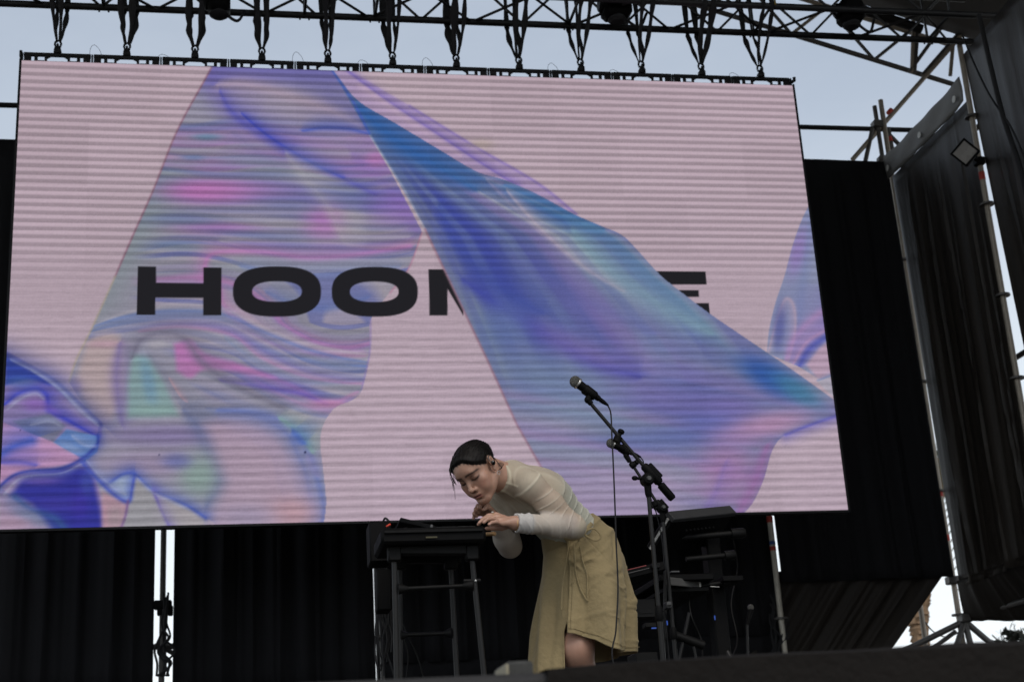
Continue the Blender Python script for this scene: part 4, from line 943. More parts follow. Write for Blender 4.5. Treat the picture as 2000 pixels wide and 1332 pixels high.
finger([(980, 1022, dy-.022), (969, 1019, dy-.034), (961, 1020, dy-.040), (955, 1024, dy-.044)], [.0092, .0080, .0070, .0060])
finger([(995, 1026, dy+.025), (980, 1031, dy+.034), (965, 1031, dy+.038), (950, 1032, dy+.040)], [.0125, .0112, .0098, .0075])
# her right hand: loosely curled, seen on the knuckles
yr_ = 5.79
for kx, ky, dd in ((951, 986, -.03), (946, 990, -.012), (944, 996, .006), (945, 1003, .022)): B.add(rcone(P(964, 1006, yr_+.02+dd*.4), P(kx, ky, yr_+dd), .016, .0115), .008)
B.add(ell(P(954, 997, yr_+.005), (.022, .024, .018)), .01)
finger([(951, 986, yr_-.03), (941, 983.5, yr_-.05), (936, 990, yr_-.062), (940, 996, yr_-.05)], [.0108, .0096, .0086, .0070])
finger([(946, 990, yr_-.012), (934, 988, yr_-.034), (929.5, 995, yr_-.044), (935, 1000.5, yr_-.034)], [.0110, .0098, .0088, .0072])
finger([(944, 996, yr_+.006), (931, 996.5, yr_-.012), (926.5, 1003, yr_-.02), (931, 1008, yr_-.012)], [.0105, .0092, .0083, .0068])
finger([(945, 1003, yr_+.022), (934, 1004, yr_+.008), (926.5, 1007, yr_+.002), (924.5, 1012.5, yr_+.004)], [.0095, .0082, .0073, .0060])
finger([(964, 1003, yr_-.015), (956, 992, yr_-.05), (951, 990, yr_-.062), (945, 995, yr_-.066)], [.0125, .0110, .0096, .0076])
V, Fc = nets(B); V = relax(V, Fc, 2)
base = np.array([hip[0], hip[1], 0])
M_skin = attr_mat('skin', .44, .10, 1, .10, 500, .45, .14, 45)
person = mesh_np('person', V, Fc, M_skin, loc=base)
tag(person, 'dark-haired person in sheer cream top and khaki wrap skirt bending over with both hands raised', 'person')
def hair_dist(q):                                            # > 0 where hair grows, in head coordinates
    ax_q = np.abs(q[:, 0])
    side = .8*(np.interp(q[:, 2], [-.075, -.05, -.01, .012, .04], [-.30, -.050, -.030, -.015, .036])-q[:, 1])
    d = np.maximum(q[:, 2]-.0840+.62*np.maximum(0, ax_q-.018)-.55*(q[:, 1]-.075)+.0018*np.sin(q[:, 0]*95+1), side)
    e = .0195-np.sqrt((q[:, 1]+.004)**2+((q[:, 2]-.010)/1.35)**2)
    return np.where(ax_q > .045, np.minimum(d, -e*1.2), d)
# colouring of skin: complexion, lips, brows, lashes, cheeks, painted shade at eyes and nostrils
skin = np.array([.41, .235, .165]); C_ = np.tile(skin, (len(V), 1)); h = hl(V)
def cmix(mask, col): C_[:] = C_*(1-mask[:, None])+np.asarray(col)*mask[:, None]
def g(x, s): return np.exp(-(x/s)**2)
front = (h[:, 1] > .045)
for s in (-1, 1):
    cmix(.35*g(h[:, 0]-s*.045, .02)*g(h[:, 2]+.02, .02)*front, (.52, .22, .16))
    ex_ = h[:, 0]*s-.032; br = .0388-.0026*(ex_/.018)**2-.11*ex_
    cmix(.96*g(h[:, 2]-br, .0050)*np.clip((.027-np.abs(ex_))/.006, 0, 1)*front, (.028, .018, .013))
    el_ = .0105-.0028*(1-(ex_/.016)**2)
    cmix(.97*g(h[:, 2]-el_, .0046)*np.clip((.0205-np.abs(ex_))/.005, 0, 1)*front, (.015, .010, .008))
    cmix(.6*g(ex_, .018)*g(h[:, 2]-.020, .009)*front, (.16, .085, .06))  # shade of the eye sockets painted into the skin tint
    cmix(.5*g(ex_, .016)*g(h[:, 2]-.001, .006)*front, (.17, .09, .07))
lip = np.clip((.0235-np.abs(h[:, 0]))/.006, 0, 1)*g(h[:, 2]+.0545, .0088)*(h[:, 1] > .086)
cmix(.8*lip, (.30, .095, .085)); cmix(.85*np.clip((.021-np.abs(h[:, 0]))/.005, 0, 1)*g(h[:, 2]+.0538, .0022)*(h[:, 1] > .086), (.06, .02, .018))
cmix(.6*g(h[:, 0], .012)*g(h[:, 2]+.033, .004)*(h[:, 1] > .09), (.2, .09, .07))  # shadow under the nostrils painted into the skin tint
hv_ = hair_dist(h); nh = (np.linalg.norm(h-np.array([0, 0, .03]), axis=1) < .17) & (h[:, 2] > -.01) & (np.abs(h[:, 0]) < .0735)
cmix(.85*nh*np.clip((hv_+.009+.003*np.sin(h[:, 0]*400+h[:, 1]*300))/.010, 0, 1)**1.5, (.02, .014, .011))
for p0, p1, r0 in tips:                                   # nails
    dcam = nrm(np.array([0, -1, .6])); q = p1+dcam*r0*.7; dd = np.linalg.norm(V-q, axis=1); cmix(.4*g(dd, .005), (.55, .33, .27))
tor = (V-wai)@tdir; inT = (np.linalg.norm(np.cross(V-hip, tdir), axis=1) < .17) & (tor > -.3) & (tor < .30) & (V[:, 2] > .7)
tmask = np.clip((.20-tor)/.05, 0, 1)*inT; dA = np.minimum(*[np.linalg.norm(np.cross(V-a_, nrm(b2-a_)), axis=1)+1e3*((((V-a_)@nrm(b2-a_)) < -.02) | (((V-a_)@nrm(b2-a_)) > np.linalg.norm(b2-a_)+.04)) for a_, b2 in ((Lsh, Lel), (Lel, Lwr))])
cmix(tmask*(dA > .062), (.60, .60, .52))
kn = np.linalg.norm(V-Lkn, axis=1); cmix(.4*g(kn-.0, .05), (.46, .20, .15))
set_tint(person, C_)

# --- sheer top
xs_ = axis([(.92, 1.6, .0036)]); ys_ = axis([(5.5, 6.28, .0044)]); zs_ = axis([(.74, 1.26, .0036)])
T = Field(xs_, ys_, zs_); o_ = .006
T.add(econe(hip, wai, .150+o_, .115+o_, lat, .74), .03); T.add(econe(wai, che, .115+o_, .137+o_, lat, .76), .04); T.add(econe(che, nkb*.85+che*.15, .137+o_, .075+o_, lat, .8), .05)
T.add(rcone(Lsh, nkb, .052+o_, .05+o_), .05); T.add(rcone(Rsh, nkb, .052+o_, .05+o_), .05)
T.add(rcone(nkb-tdir*.03, nkb+nrm(hw((0, -.028, -.045))-nkb)*.06, .064, .0605), .02)
Fa = Field(xs_, ys_, zs_); ld = nrm(Lwr-Lel)
arm(Fa, Lsh, Lel, Lwr-ld*.012, .0045); Fa.add(rcone(Lwr-ld*.075, Lwr-ld*.004, .034, .0365), .02)
arm(Fa, Rsh, Rel, Rwr-nrm(Rwr-Rel)*.05, .007)
k = .02; a, b_ = T.S, Fa.S; h_ = np.clip(.5+.5*(b_-a)/k, 0, 1); T.S = b_*(1-h_)+a*h_-k*h_*(1-h_)
# cut planes: waist, neck
GX_, GY_, GZ_ = np.meshgrid(xs_, ys_, zs_, indexing='ij'); PT = np.stack([GX_, GY_, GZ_], -1)
nd = nrm(hw((0, -.028, -.045))-nkb)
nearneck = np.linalg.norm(PT-nkb-nd*.08, axis=-1) < .12
T.S = np.where(nearneck, np.maximum(T.S, (PT-nkb-nd*.072)@nd), T.S)
T.S = np.maximum(T.S, (wai-tdir*.02-PT)@tdir-.02*0)
cw = ((PT-Lwr)@ld > -.006) & (np.linalg.norm(PT-Lwr, axis=-1) < .09); T.S = np.where(cw, np.maximum(T.S, (PT-Lwr)@ld+.004), T.S)
V, Fc = nets(T); V = relax(V, Fc, 2); N = vnorm(V, Fc)
# open the cuff, collar and waist: drop the flat caps
capm = ((np.abs((V-Lwr)@ld+.004) < .003) & (np.linalg.norm(V-Lwr, axis=1) < .032)) | ((np.abs((V-nkb-nd*.072)@nd) < .003) & (np.linalg.norm(V-nkb-nd*.072, axis=1) < .058))
Fc = Fc[~capm[Fc].all(1)]
# creases; their raised ridges are tinted paler as painted highlights
def seg(V, a, b):
    ba = b-a; L = np.linalg.norm(ba); t = ((V-a)@ba)/L**2; q = V-a-np.clip(t, 0, 1)[:, None]*ba; return t, np.linalg.norm(q, axis=1), q, L
disp_ = np.zeros(len(V)); CT = np.tile(np.array([.53, .465, .36]), (len(V), 1))
def ridged(x, w_=.16): f_ = np.abs((x % 1)-.5)*2; return np.exp(-((1-f_)/w_)**2)
def nz3(V, s, o=0): return np.sin(V[:, 0]*s+o)+np.sin(V[:, 1]*s*1.1+V[:, 2]*s*.7+o*2)+np.sin(V[:, 2]*s*1.3-V[:, 0]*s*.5+o*3)
t, d, q, L = seg(V, Lsh, Lel); u1 = nrm(np.cross(Lel-Lsh, (0, 0, 1))); ang = q@u1
m = np.clip((.075-d)/.01, 0, 1)*np.clip((t-.12)/.2, 0, 1)*np.clip((1.02-t)/.06, 0, 1)
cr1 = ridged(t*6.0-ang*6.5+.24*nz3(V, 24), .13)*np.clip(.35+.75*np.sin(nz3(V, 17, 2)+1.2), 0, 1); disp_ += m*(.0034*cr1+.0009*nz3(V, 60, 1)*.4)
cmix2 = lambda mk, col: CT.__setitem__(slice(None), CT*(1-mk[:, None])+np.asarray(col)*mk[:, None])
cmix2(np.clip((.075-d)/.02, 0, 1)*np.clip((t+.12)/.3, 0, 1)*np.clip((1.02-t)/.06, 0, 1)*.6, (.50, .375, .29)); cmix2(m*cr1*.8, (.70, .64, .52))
t, d, q, L = seg(V, Lel, Lwr); u2 = nrm(np.cross(Lwr-Lel, (0, 1, .2))); ang = q@u2
m = np.clip((.062-d)/.01, 0, 1)*np.clip((t-.0)/.1, 0, 1)*np.clip((1.05-t)/.05, 0, 1)
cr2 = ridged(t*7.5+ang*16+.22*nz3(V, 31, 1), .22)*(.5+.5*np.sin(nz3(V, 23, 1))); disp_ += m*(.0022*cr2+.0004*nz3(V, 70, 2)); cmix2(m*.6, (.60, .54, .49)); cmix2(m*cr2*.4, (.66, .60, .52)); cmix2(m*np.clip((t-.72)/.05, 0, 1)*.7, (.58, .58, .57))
disp_ += m*.0035*g(t-.79, .02)
t, d, q, L = seg(V, Rel, Rwr); m = np.clip((.07-d)/.01, 0, 1); cr3 = ridged(t*5+.25*nz3(V, 27, 3), .2); disp_ += m*.0006*cr3; cmix2(m*.6, (.52, .47, .43))
t, d, q, L = seg(V, wai, che); onb = np.clip((np.minimum(np.minimum(seg(V, Lsh, Lel)[1], seg(V, Lel, Lwr)[1]), np.minimum(seg(V, Rsh, Rel)[1], seg(V, Rel, Rwr)[1]))-.060)/.02, 0, 1)
bk = np.clip((t+.25)/.2, 0, 1)*np.clip((1.25-t)/.3, 0, 1)*onb
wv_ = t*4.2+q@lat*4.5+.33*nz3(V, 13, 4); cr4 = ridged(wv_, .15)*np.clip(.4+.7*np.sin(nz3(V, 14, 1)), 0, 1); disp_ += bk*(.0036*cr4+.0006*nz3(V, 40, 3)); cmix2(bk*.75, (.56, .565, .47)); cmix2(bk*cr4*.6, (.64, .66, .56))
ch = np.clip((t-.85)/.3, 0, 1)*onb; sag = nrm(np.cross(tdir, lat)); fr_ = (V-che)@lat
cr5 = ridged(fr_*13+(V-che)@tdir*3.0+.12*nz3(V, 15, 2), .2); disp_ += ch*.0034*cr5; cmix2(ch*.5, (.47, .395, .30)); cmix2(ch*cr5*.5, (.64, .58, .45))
# seams: armscye, shoulder line, collar edge, neck rib
t, d, q, L = seg(V, Lsh-nrm(Lel-Lsh)*.04, Lel); ar = g(t-.10-.25*(q@u1), .018)*np.clip((.09-d)/.02, 0, 1); disp_ += .003*ar; cmix2(ar*.85, (.72, .66, .52))
ck = g((V-nkb-nd*.066)@nd, .005)*(np.linalg.norm(V-nkb, axis=1) < .1); disp_ += .0022*ck; cmix2(ck*.85, (.72, .66, .50))
t, d, q, L = seg(V, nkb+lat*.03, Lsh); sline = g((V-nkb)@nrm(np.cross(Lsh-nkb, nd))-.01, .004)*(t > .1)*(t < .95); disp_ += .002*sline; cmix2(sline*.8, (.72, .66, .50))
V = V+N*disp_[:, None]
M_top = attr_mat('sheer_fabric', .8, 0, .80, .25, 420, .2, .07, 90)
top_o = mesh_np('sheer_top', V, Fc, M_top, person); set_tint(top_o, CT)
# --- hair
xh = np.arange(HO[0]-.17, HO[0]+.17, .0026); yh = np.arange(HO[1]-.17, HO[1]+.17, .0026); zh = np.arange(HO[2]-.15, HO[2]+.19, .0026)
H = Field(xh, yh, zh); head_form(H, False)
gx, gy, gz = np.meshgrid(xh, yh, zh, indexing='ij'); q = hl(np.stack([gx, gy, gz], -1).reshape(-1, 3)); sh_ = H.S.shape
ax_q = np.abs(q[:, 0])
hd_ = hair_dist(q)
off_ = np.clip(hd_*.42, -.004, .0090)+.002*np.clip((q[:, 2]-.08)/.04, 0, 1)*(hd_ > .01)
H.S = (H.S-off_.reshape(sh_)*HS).astype(np.float32)
H.add(hell((0, -.092, -.022), (.030, .022, .026)), .014)
V, Fc = nets(H); V = relax(V, Fc, 2); N = vnorm(V, Fc); q = hl(V)
azm = np.arctan2(q[:, 0], q[:, 2]-.0); st_ = np.sin(azm*46+q[:, 1]*30+3*np.sin(q[:, 1]*25))*.5+np.sin(azm*101+q[:, 1]*55)*.3+np.sin(azm*23-q[:, 1]*20)*.4
V = V+N*(st_*.0008)[:, None]
M_hair = mat('black_hair', (.0070, .0055, .0048), .55, 0, .4, 60, .15, 300, .16)
hair = mesh_np('hair', V, Fc, M_hair, person)
ls = MB()                                                   # loose strands and flyaways
def strand(pts, r): ls.tube(spline(pts, 6), r, 5)
for k_ in range(7): strand([P(884+k_*1.2, 890+k_*2, 5.56), P(880-k_*.5, 912+k_, 5.54), P(882+k_*1.5, 935+k_*2, 5.53), P(886-k_*.3, 958-k_*5, 5.53)], .0009)
strand([P(880, 905, 5.55), P(879, 930, 5.53), P(887, 950, 5.53), P(889, 975, 5.53)], .0009)
strand([P(884, 915, 5.55), P(886, 928, 5.53), P(896, 943, 5.53)], .0012)
for k_ in range(5): strand([P(968+k_, 905+k_*2, 5.68), P(978, 903+k_*1.5, 5.66), P(984-k_, 906+k_*2, 5.65), P(979-k_*1.5, 914+k_, 5.66)], .0009)
for k_ in range(10): strand([P(970+k_*.5, 900+k_*2, 5.70), P(974+k_*.5, 910+k_*2.2, 5.69), P(978+k_*.3, 921+k_*1.6, 5.70)], .0016)
for k_ in range(26):                                          # fine hairs lifting a little off the outline
    x_ = np.interp(k_, [0, 8, 17, 25], [881, 893, 925, 951])+np.random.randn()*2; y_ = np.interp(k_, [0, 8, 17, 25], [905, 884, 869, 884])+np.random.randn()*1.5
    strand([P(x_, y_+3, 5.60), P(x_+6, y_-1.0-np.random.rand()*1.5, 5.60), P(x_+15, y_+1+abs(np.random.randn())*2, 5.61)], .0005)
for k_ in range(170):                                         # combed-back strands lying on the hair
    al_ = math.radians(np.random.uniform(-100, 80)); ps0 = np.random.uniform(40, 90); pts_ = []
    of_ = .0005+abs(np.random.randn())*.0010; dr_ = np.random.uniform(-8, 8)
    for u_ in np.linspace(0, 1, 5):
        ps = math.radians(ps0+(150-ps0)*u_); a2 = al_+math.radians(dr_*u_); n_v = np.array([math.sin(ps)*math.sin(a2), math.cos(ps), math.sin(ps)*math.cos(a2)])
        pts_.append(hw(np.array([0, -.010, .044])+n_v*(np.array([.0730, .087, .067])+.0095+of_)))
    if hair_dist(hl(np.array(pts_[:1])))[0] < .010: continue
    strand(pts_, .0007)
ls.build('loose_strands', M_hair, hair)
# --- in-ear monitor, earring, ring, bracelet
ep = hw((-.084, .001, .006))
MB().ball(ep, (.009, .009, .010), 12).build('ear_monitor', M_plastic, person)
MB().ball(ep-hX*0+np.array([-.002, -.007, .003]), .0035, 10).build('ear_monitor_plate', M_chrome, person)
MB().tube(spline([ep+hX*0, hw((-.086, .012, .012)), hw((-.083, .008, .030)), hw((-.080, -.012, .036)), hw((-.078, -.03, .01)), hw((-.070, -.04, -.04))]), .0016, 6).build('monitor_cable', M_grey, person)
MB().tube(spline([hw((-.083, .006, -.034))+np.array([.006*math.cos(a), 0, -.006+.007*math.sin(a)]) for a in np.linspace(0, 6.0, 10)], 3), .0013, 6).build('earring', M_chrome, person)
MB().ball(hw((-.082, .004, -.036)), .0032, 10).build('ear_stud', M_chrome, person)
rc = P(962.5, 1006.2, dy+.03); rt = nrm(P(954, 1007, dy+.03)-P(969, 1006, dy+.03)); b1_, b2_ = frame(rt)
MB().tube([rc+.0112*(math.cos(a)*b1_+math.sin(a)*b2_) for a in np.linspace(0, 6.2832, 17)], .0016, 6).build('ring', M_gold, person)
MB().ball(rc+np.array([-.001, -.004, .0115]), (.005, .004, .004), 10).build('ring_stone', M_white, person)
wb1, wb2 = frame(ld); bc = Lwr+ld*.004
MB().tube([bc+.030*(math.cos(a)*wb1+math.sin(a)*wb2)-np.array([0, 0, .004]) for a in np.linspace(0, 6.2832, 25)], .0012, 6).build('bracelet', M_gold, person)
MB().ball(bc+np.array([0, -.012, -.037]), .0026, 8).build('bracelet_charm', M_chrome, person)
# --- wrap skirt
rows = [((1054, 1054), (1157, 1004), .100), ((1059, 1085), (1198, 1040), .135), ((1056, 1120), (1217, 1092), .152), ((1048, 1175), (1229, 1160), .172), ((1041, 1240), (1233, 1228), .192), ((1035, 1330), (1240, 1318), .212)]
RT = [0, .13, .25, .45, .70, 1.0]; YC = [5.95, 5.99, 6.0, 6.0, 6.0, 6.0]
Ls = np.array([P(r[0][0], r[0][1], y) for r, y in zip(rows, YC)]); Rs = np.array([P(r[1][0], r[1][1], y) for r, y in zip(rows, YC)]); Bs = np.array([r[2] for r in rows])
def interp3(A, t): return np.stack([np.interp(t, RT, A[:, i]) for i in range(3)], -1)
def sm(a, b, x): q = np.clip((x-a)/(b-a), 0, 1); return q*q*(3-2*q)
rs_ = np.random.RandomState(21)
CREASE = [(rs_.rand()**1.5*.9+.03, rs_.uniform(-30, 165), rs_.uniform(-.010, .006), rs_.uniform(.006, .016), rs_.uniform(.003, .0075)*rs_.choice([1, 1, -1]), rs_.uniform(8, 22)) for _ in range(46)]
def skirt_pt(phi, t, s):
    Lp, Rp = interp3(Ls, t), interp3(Rs, t); r = np.interp(t, RT, Bs); c = (Lp+Rp)/2; a = (Rp-Lp)/2
    pd = math.degrees(phi)
    fold = .014*math.sin(phi*9+3*t)*sm(.15, .7, t)+.007*math.sin(phi*17-2*t+1)*sm(.3, 1, t)
    for t0, p0, sl0, w0, am, ln in CREASE:
        u0_ = t-t0-sl0*(pd-p0)
        if abs(u0_) < 3*w0 and abs(pd-p0) < 2.5*ln: fold += am*math.exp(-(u0_/w0)**2)*math.exp(-((pd-p0)/ln)**2)
    fold += .055*sm(.08, .5, t)*math.exp(-((pd-72)/20)**2)*(1-.3*t)                # near thigh pushes the front panel out
    fold -= .070*sm(.25, .75, t)*math.exp(-((pd-22-6*t)/15)**2)                     # deep fold behind it
    fold += .018*sm(.2, .6, t)*math.exp(-((pd+2)/10)**2)
    fold += .010*math.exp(-((t-.50-.06*math.sin(phi*3))/.03)**2)*math.exp(-((pd-15)/25)**2)
    for t0, p0, w0, am in ((.10, 120, .012, .006), (.16, 128, .014, .007), (.23, 122, .016, .006), (.12, 30, .012, .006), (.06, 55, .01, .006), (.34, 75, .02, .005), (.62, 88, .02, .004)):
        fold += am*math.exp(-((t-t0-.0009*(pd-p0))/w0)**2)*math.exp(-((pd-p0)/28)**2)
    k = 1+(fold+(.006-.016*s))/max(.08, r)
    p = c+(a*math.cos(phi)+np.array([0, -r, 0])*math.sin(phi))*k
    return p
NP, NT = 300, 110; PH0 = 117; G = []
for i in range(NP+1):
    s = i/NP; pd = PH0-372*s; row = []
    pm = pd
    if pm > 0: hem = float(np.interp(pm, [0, 30, 66, 74, 86, 99, 110, 117], [.85, .855, .872, .858, .80, .765, .742, .735]))
    elif pm > -150: hem = .85+.03*sm(0, -90, pm)
    else: hem = .88+.15*sm(-150, -185, pm)
    for j in range(NT+1):
        t = hem*j/NT; ph2 = math.radians(PH0-(372-19*float(sm(.50, .74, t)))*s); row.append(skirt_pt(ph2, t, s))
    G.append(row)
M_khaki = mat('khaki_cotton', (.275, .215, .113), .85, 0, .20, 9, .5, 45, .2, sheen=.1)
sko = MB().grid(G).build('wrap_skirt', M_khaki, person); md = sko.modifiers.new('t', 'SOLIDIFY'); md.thickness = .003; md.offset = -1
# stitched hem and front edge, ties
def on_skirt(px_pts, off=.006):
    o = []
    for x_, y_ in px_pts:
        d = ray(x_, y_); best = None
        for ph_ in np.linspace(5, 175, 171):
            lo, hi = 0, 1.0
            for _ in range(18):
                m_ = (lo+hi)/2; q_ = skirt_pt(math.radians(ph_), m_, 0); yy = proj(q_[None])[1][0]
                if yy < y_: lo = m_
                else: hi = m_
            q_ = skirt_pt(math.radians(ph_), (lo+hi)/2, 0); e_ = abs(proj(q_[None])[0][0]-x_)
            if best is None or e_ < best[0]: best = (e_, q_)
        q_ = best[1]; o.append(q_+nrm(np.array([0, 0, CAMZ])-q_)*off)
    return o
sti = MB()
for k_ in range(46):                                          # row of stitches along the wrap edge and a hem line
    t_ = .10+.62*k_/46; p_ = math.radians(113.5); a_ = skirt_pt(p_, t_, 0); b2 = skirt_pt(p_, t_+.008, 0); o2 = nrm(np.array([0, 0, CAMZ])-a_)*.003; sti.tube([a_+o2, b2+o2], .0011, 4)
sti.build('edge_stitching', mat('dark_thread', (.20, .15, .07), .8), sko)
hm = MB(); hp = []
for pd_ in np.linspace(116, -20, 90):
    he = float(np.interp(pd_, [-20, 0, 30, 66, 74, 86, 99, 110, 117], [.85, .85, .855, .872, .858, .80, .765, .742, .735]))-.030; a_ = skirt_pt(math.radians(pd_), he, .02); hp.append(a_+nrm(np.array([0, 0, CAMZ])-a_)*.0022)
hm.tube(hp, .0012, 4); hm.build('hem_seam', mat('hem_thread', (.25, .19, .093), .8), sko)
tie = MB()
for pts in ([(1112, 1056), (1108, 1080), (1104, 1110), (1098, 1150), (1097, 1190)], [(1121, 1062), (1122, 1090), (1125, 1120), (1134, 1150), (1146, 1172)], [(1132, 1066), (1138, 1095), (1146, 1120), (1148, 1145), (1147, 1173)]):
    tie.tube(spline(on_skirt(pts, .007), 6), .0030, 6)
tie.build('skirt_tie', M_khaki, person)
bw = MB()
bow = [P(x_, y_, 5.80) for x_, y_ in ((1128, 1058), (1140, 1040), (1158, 1032), (1170, 1040), (1173, 1050), (1163, 1055), (1150, 1050), (1138, 1042), (1128, 1048))]
bw.tube(spline(bow, 6), .0045, 6, flat=((0, 0, 1), .5)); bw.tube(spline([P(1100, 1046, 5.80), P(1118, 1052, 5.79), P(1136, 1044, 5.79), P(1156, 1022, 5.83)], 8), .009, 8, flat=((0, 0, 1), .4))
bw.build('skirt_bow', M_khaki, person)
# ================================================================ microphones and stands
def micro(name, label, ball, tail, rad, cabl_pts, cab_label):
    ball = np.asarray(ball); tail = np.asarray(tail); e = empty(name, ball, label, 'microphone', 'microphones on the boom stands')
    t = nrm(tail-ball); L = np.linalg.norm(tail-ball)
    M_grille = M_grille_
    MB().ball(ball, (rad, rad, rad*1.02), 18).build('grille', M_grille, e)
    MB().lathe(ball+t*rad*.42, ball+t*rad*.80, [(0, rad*.98), (.2, rad*1.02), (.8, rad*1.0), (1, rad*.88)], 18).build('collar', M_chrome if rad > .0225 else M_dgrey, e)
    MB().lathe(ball+t*rad*.8, ball+t*L*.72, [(0, rad*.80), (.3, rad*.74), (1, rad*.50)], 16).build('body', M_plastic, e)
    MB().lathe(ball+t*L*.70, ball+t*L, [(0, rad*.40), (.5, rad*.38), (.7, rad*.3), (1, rad*.17)], 12).build('plug', M_plastic, e)
    c = MB().tube(spline(cabl_pts, 8), .0032, 8).build('microphone_cable', M_strap, loc=cabl_pts[0]); tag(c, cab_label, 'cable')
    return e
M_grille_ = mat('mic_grille', (.13, .128, .115), .45, .5, .25, 400, .8, 900)
y1 = 5.52
micro('microphone', 'upper microphone with a silver-grey grille, in front of the blue sheet on the screen', P(1123.5, 745.5, y1), P(1188, 792, y1+.02), .0235,
      [P(1187, 791, y1+.02), P(1193, 808, y1+.02), P(1195, 850, y1), P(1197.5, 900, y1), P(1201, 985, y1), P(1203.5, 1060, y1+.02), P(1207, 1150, y1+.03), P(1203, 1230, y1+.03), P(1199, 1300, y1+.04), np.array([1.52, y1+.1, .03]), np.array([1.60, y1-.1, .006])],
      'thin black cable hanging straight down from the upper microphone past the skirt')
y2 = 6.9
micro('microphone', 'lower microphone with a dull brown-grey grille, behind the boom of the front stand', P(1193, 865.5, y2), P(1252, 893, y2+.03), .0235,
      [P(1250, 892, y2+.03), P(1256, 900, y2+.03), P(1258, 912, y2+.05), P(1262, 940, y2+.07), P(1272, 975, y2+.07), P(1284, 1010, y2+.06), P(1296, 1080, y2+.06), P(1300, 1200, y2+.06), np.array([2.05, y2+.1, .01])],
      'short black cable curling down behind the lower microphone')
def stand(label, y, clip, boom0, boom1, sleeve, clutch, knobs, weight, base_px, pole_w):
    bx = P(*clutch, y); e = empty('microphone_stand', (bx[0], y, 0), label, 'microphone stand', 'boom microphone stands')
    MB().cyl(P(*boom0, y), P(*boom1, y), .0075, n=10).build('boom', M_pole, e)
    if weight:
        a, b = P(*weight[0], y), P(*weight[1], y); MB().lathe(a, b, [(0, .009), (.06, .0165), (.9, .0165), (1, .012)], 14).build('counterweight', M_plastic, e)
    a, b = P(*sleeve[0], y), P(*sleeve[1], y); t = nrm(b-a)
    o = MB(); o.lathe(a, b, [(0, .012), (.08, .0175), (.9, .019), (1, .012)], 12); o.box((a+b)/2+np.array([.012, 0, .012]), (np.linalg.norm(b-a)*.36, .012, .012), (t, (0, 1, 0), np.cross(t, (0, 1, 0))), .004); o.build('boom_sleeve', M_plastic, e)
    c = P(*clutch, y); o = MB(); o.lathe(c-np.array([0, .028, 0]), c+np.array([0, .028, 0]), [(0, .018), (.15, .026), (.85, .026), (1, .018)], 16); o.cyl(c, (P(*sleeve[0], y)+P(*sleeve[1], y))/2, .016, .014)
    o.build('clutch', M_plastic, e); MB().lathe(c-np.array([0, .037, 0]), c-np.array([0, .028, 0]), [(0, .008), (1, .011)], 12).build('clutch_bolt', M_grey, e)
    o = MB(); o.cyl(c, c-np.array([.045, 0, -.008]), .006); o.ball(c-np.array([.05, 0, -.008]), (.014, .010, .010), 10); o.build('clutch_lever', M_plastic, e)
    for k in knobs:
        p = P(*k[:2], y); q = P(*k[2:], y); o = MB(); o.lathe(p-nrm(q-p)*.012, p+nrm(q-p)*.012, [(0, .017), (1, .017)], 12); o.cyl(p, q, .008); o.lathe(q-nrm(q-p)*.008, q+nrm(q-p)*.008, [(0, .010), (.2, .014), (.8, .014), (1, .010)], 10); o.build('knob', M_plastic, e)
    p0 = np.array([bx[0], y, 0]); mid = np.array([bx[0], y, bx[2]*.50]); top = np.array([bx[0], y, bx[2]])
    MB().cyl(mid, top, pole_w*.8).build('upper_pole', M_pole, e); MB().cyl(p0, mid, pole_w).build('lower_pole', M_pole, e)
    MB().lathe(mid-np.array([0, 0, .03]), mid+np.array([0, 0, .03]), [(0, pole_w*1.2), (.2, pole_w*1.7), (.8, pole_w*1.6), (1, pole_w*1.1)], 12).build('height_clutch', M_plastic, e)
    MB().lathe(top-np.array([0, 0, .07]), top, [(0, pole_w), (.2, pole_w*1.35), (.8, pole_w*1.5), (1, pole_w*1.6)], 12).build('neck', M_plastic, e)
    MB().lathe((bx[0], y, 0), (bx[0], y, .03), [(0, .125), (.4, .125), (1, .05)], 28).build('base', M_plastic, e)
    cp = [P(*q, y) for q in clip]; o = MB(); o.tube([cp[0], cp[1], cp[2]], [.012, .014, .011], 10); o.ball(cp[1], .015, 10); o.lathe(cp[0]-nrm(P(1188, 792, y)-P(1123, 745, y))*.03, cp[0]+nrm(P(1188, 792, y)-P(1123, 745, y))*.03, [(0, .019), (.1, .022), (.9, .02), (1, .016)], 12); o.build('microphone_clip', M_plastic, e)
    return e
stand('front boom microphone stand holding the upper microphone, slender pole left of the synthesizer', y1+.01, [(1152, 767), (1148, 781), (1155, 789)], (1152, 786), (1292, 951), [(1256, 908), (1290, 944)], (1264, 937), [(1206, 858, 1213, 843)], [(1289, 945), (1315, 975)], None, .0105)
stand('rear boom microphone stand holding the lower microphone, partly hidden by the synthesizer', y2+.02, [(1220, 880), (1223, 890), (1230, 902)], (1229, 898), (1300, 1008), [(1281, 978), (1302, 1002)], (1293, 992), [(1236, 908, 1243, 903), (1278, 983, 1282, 992)], None, None, .011)

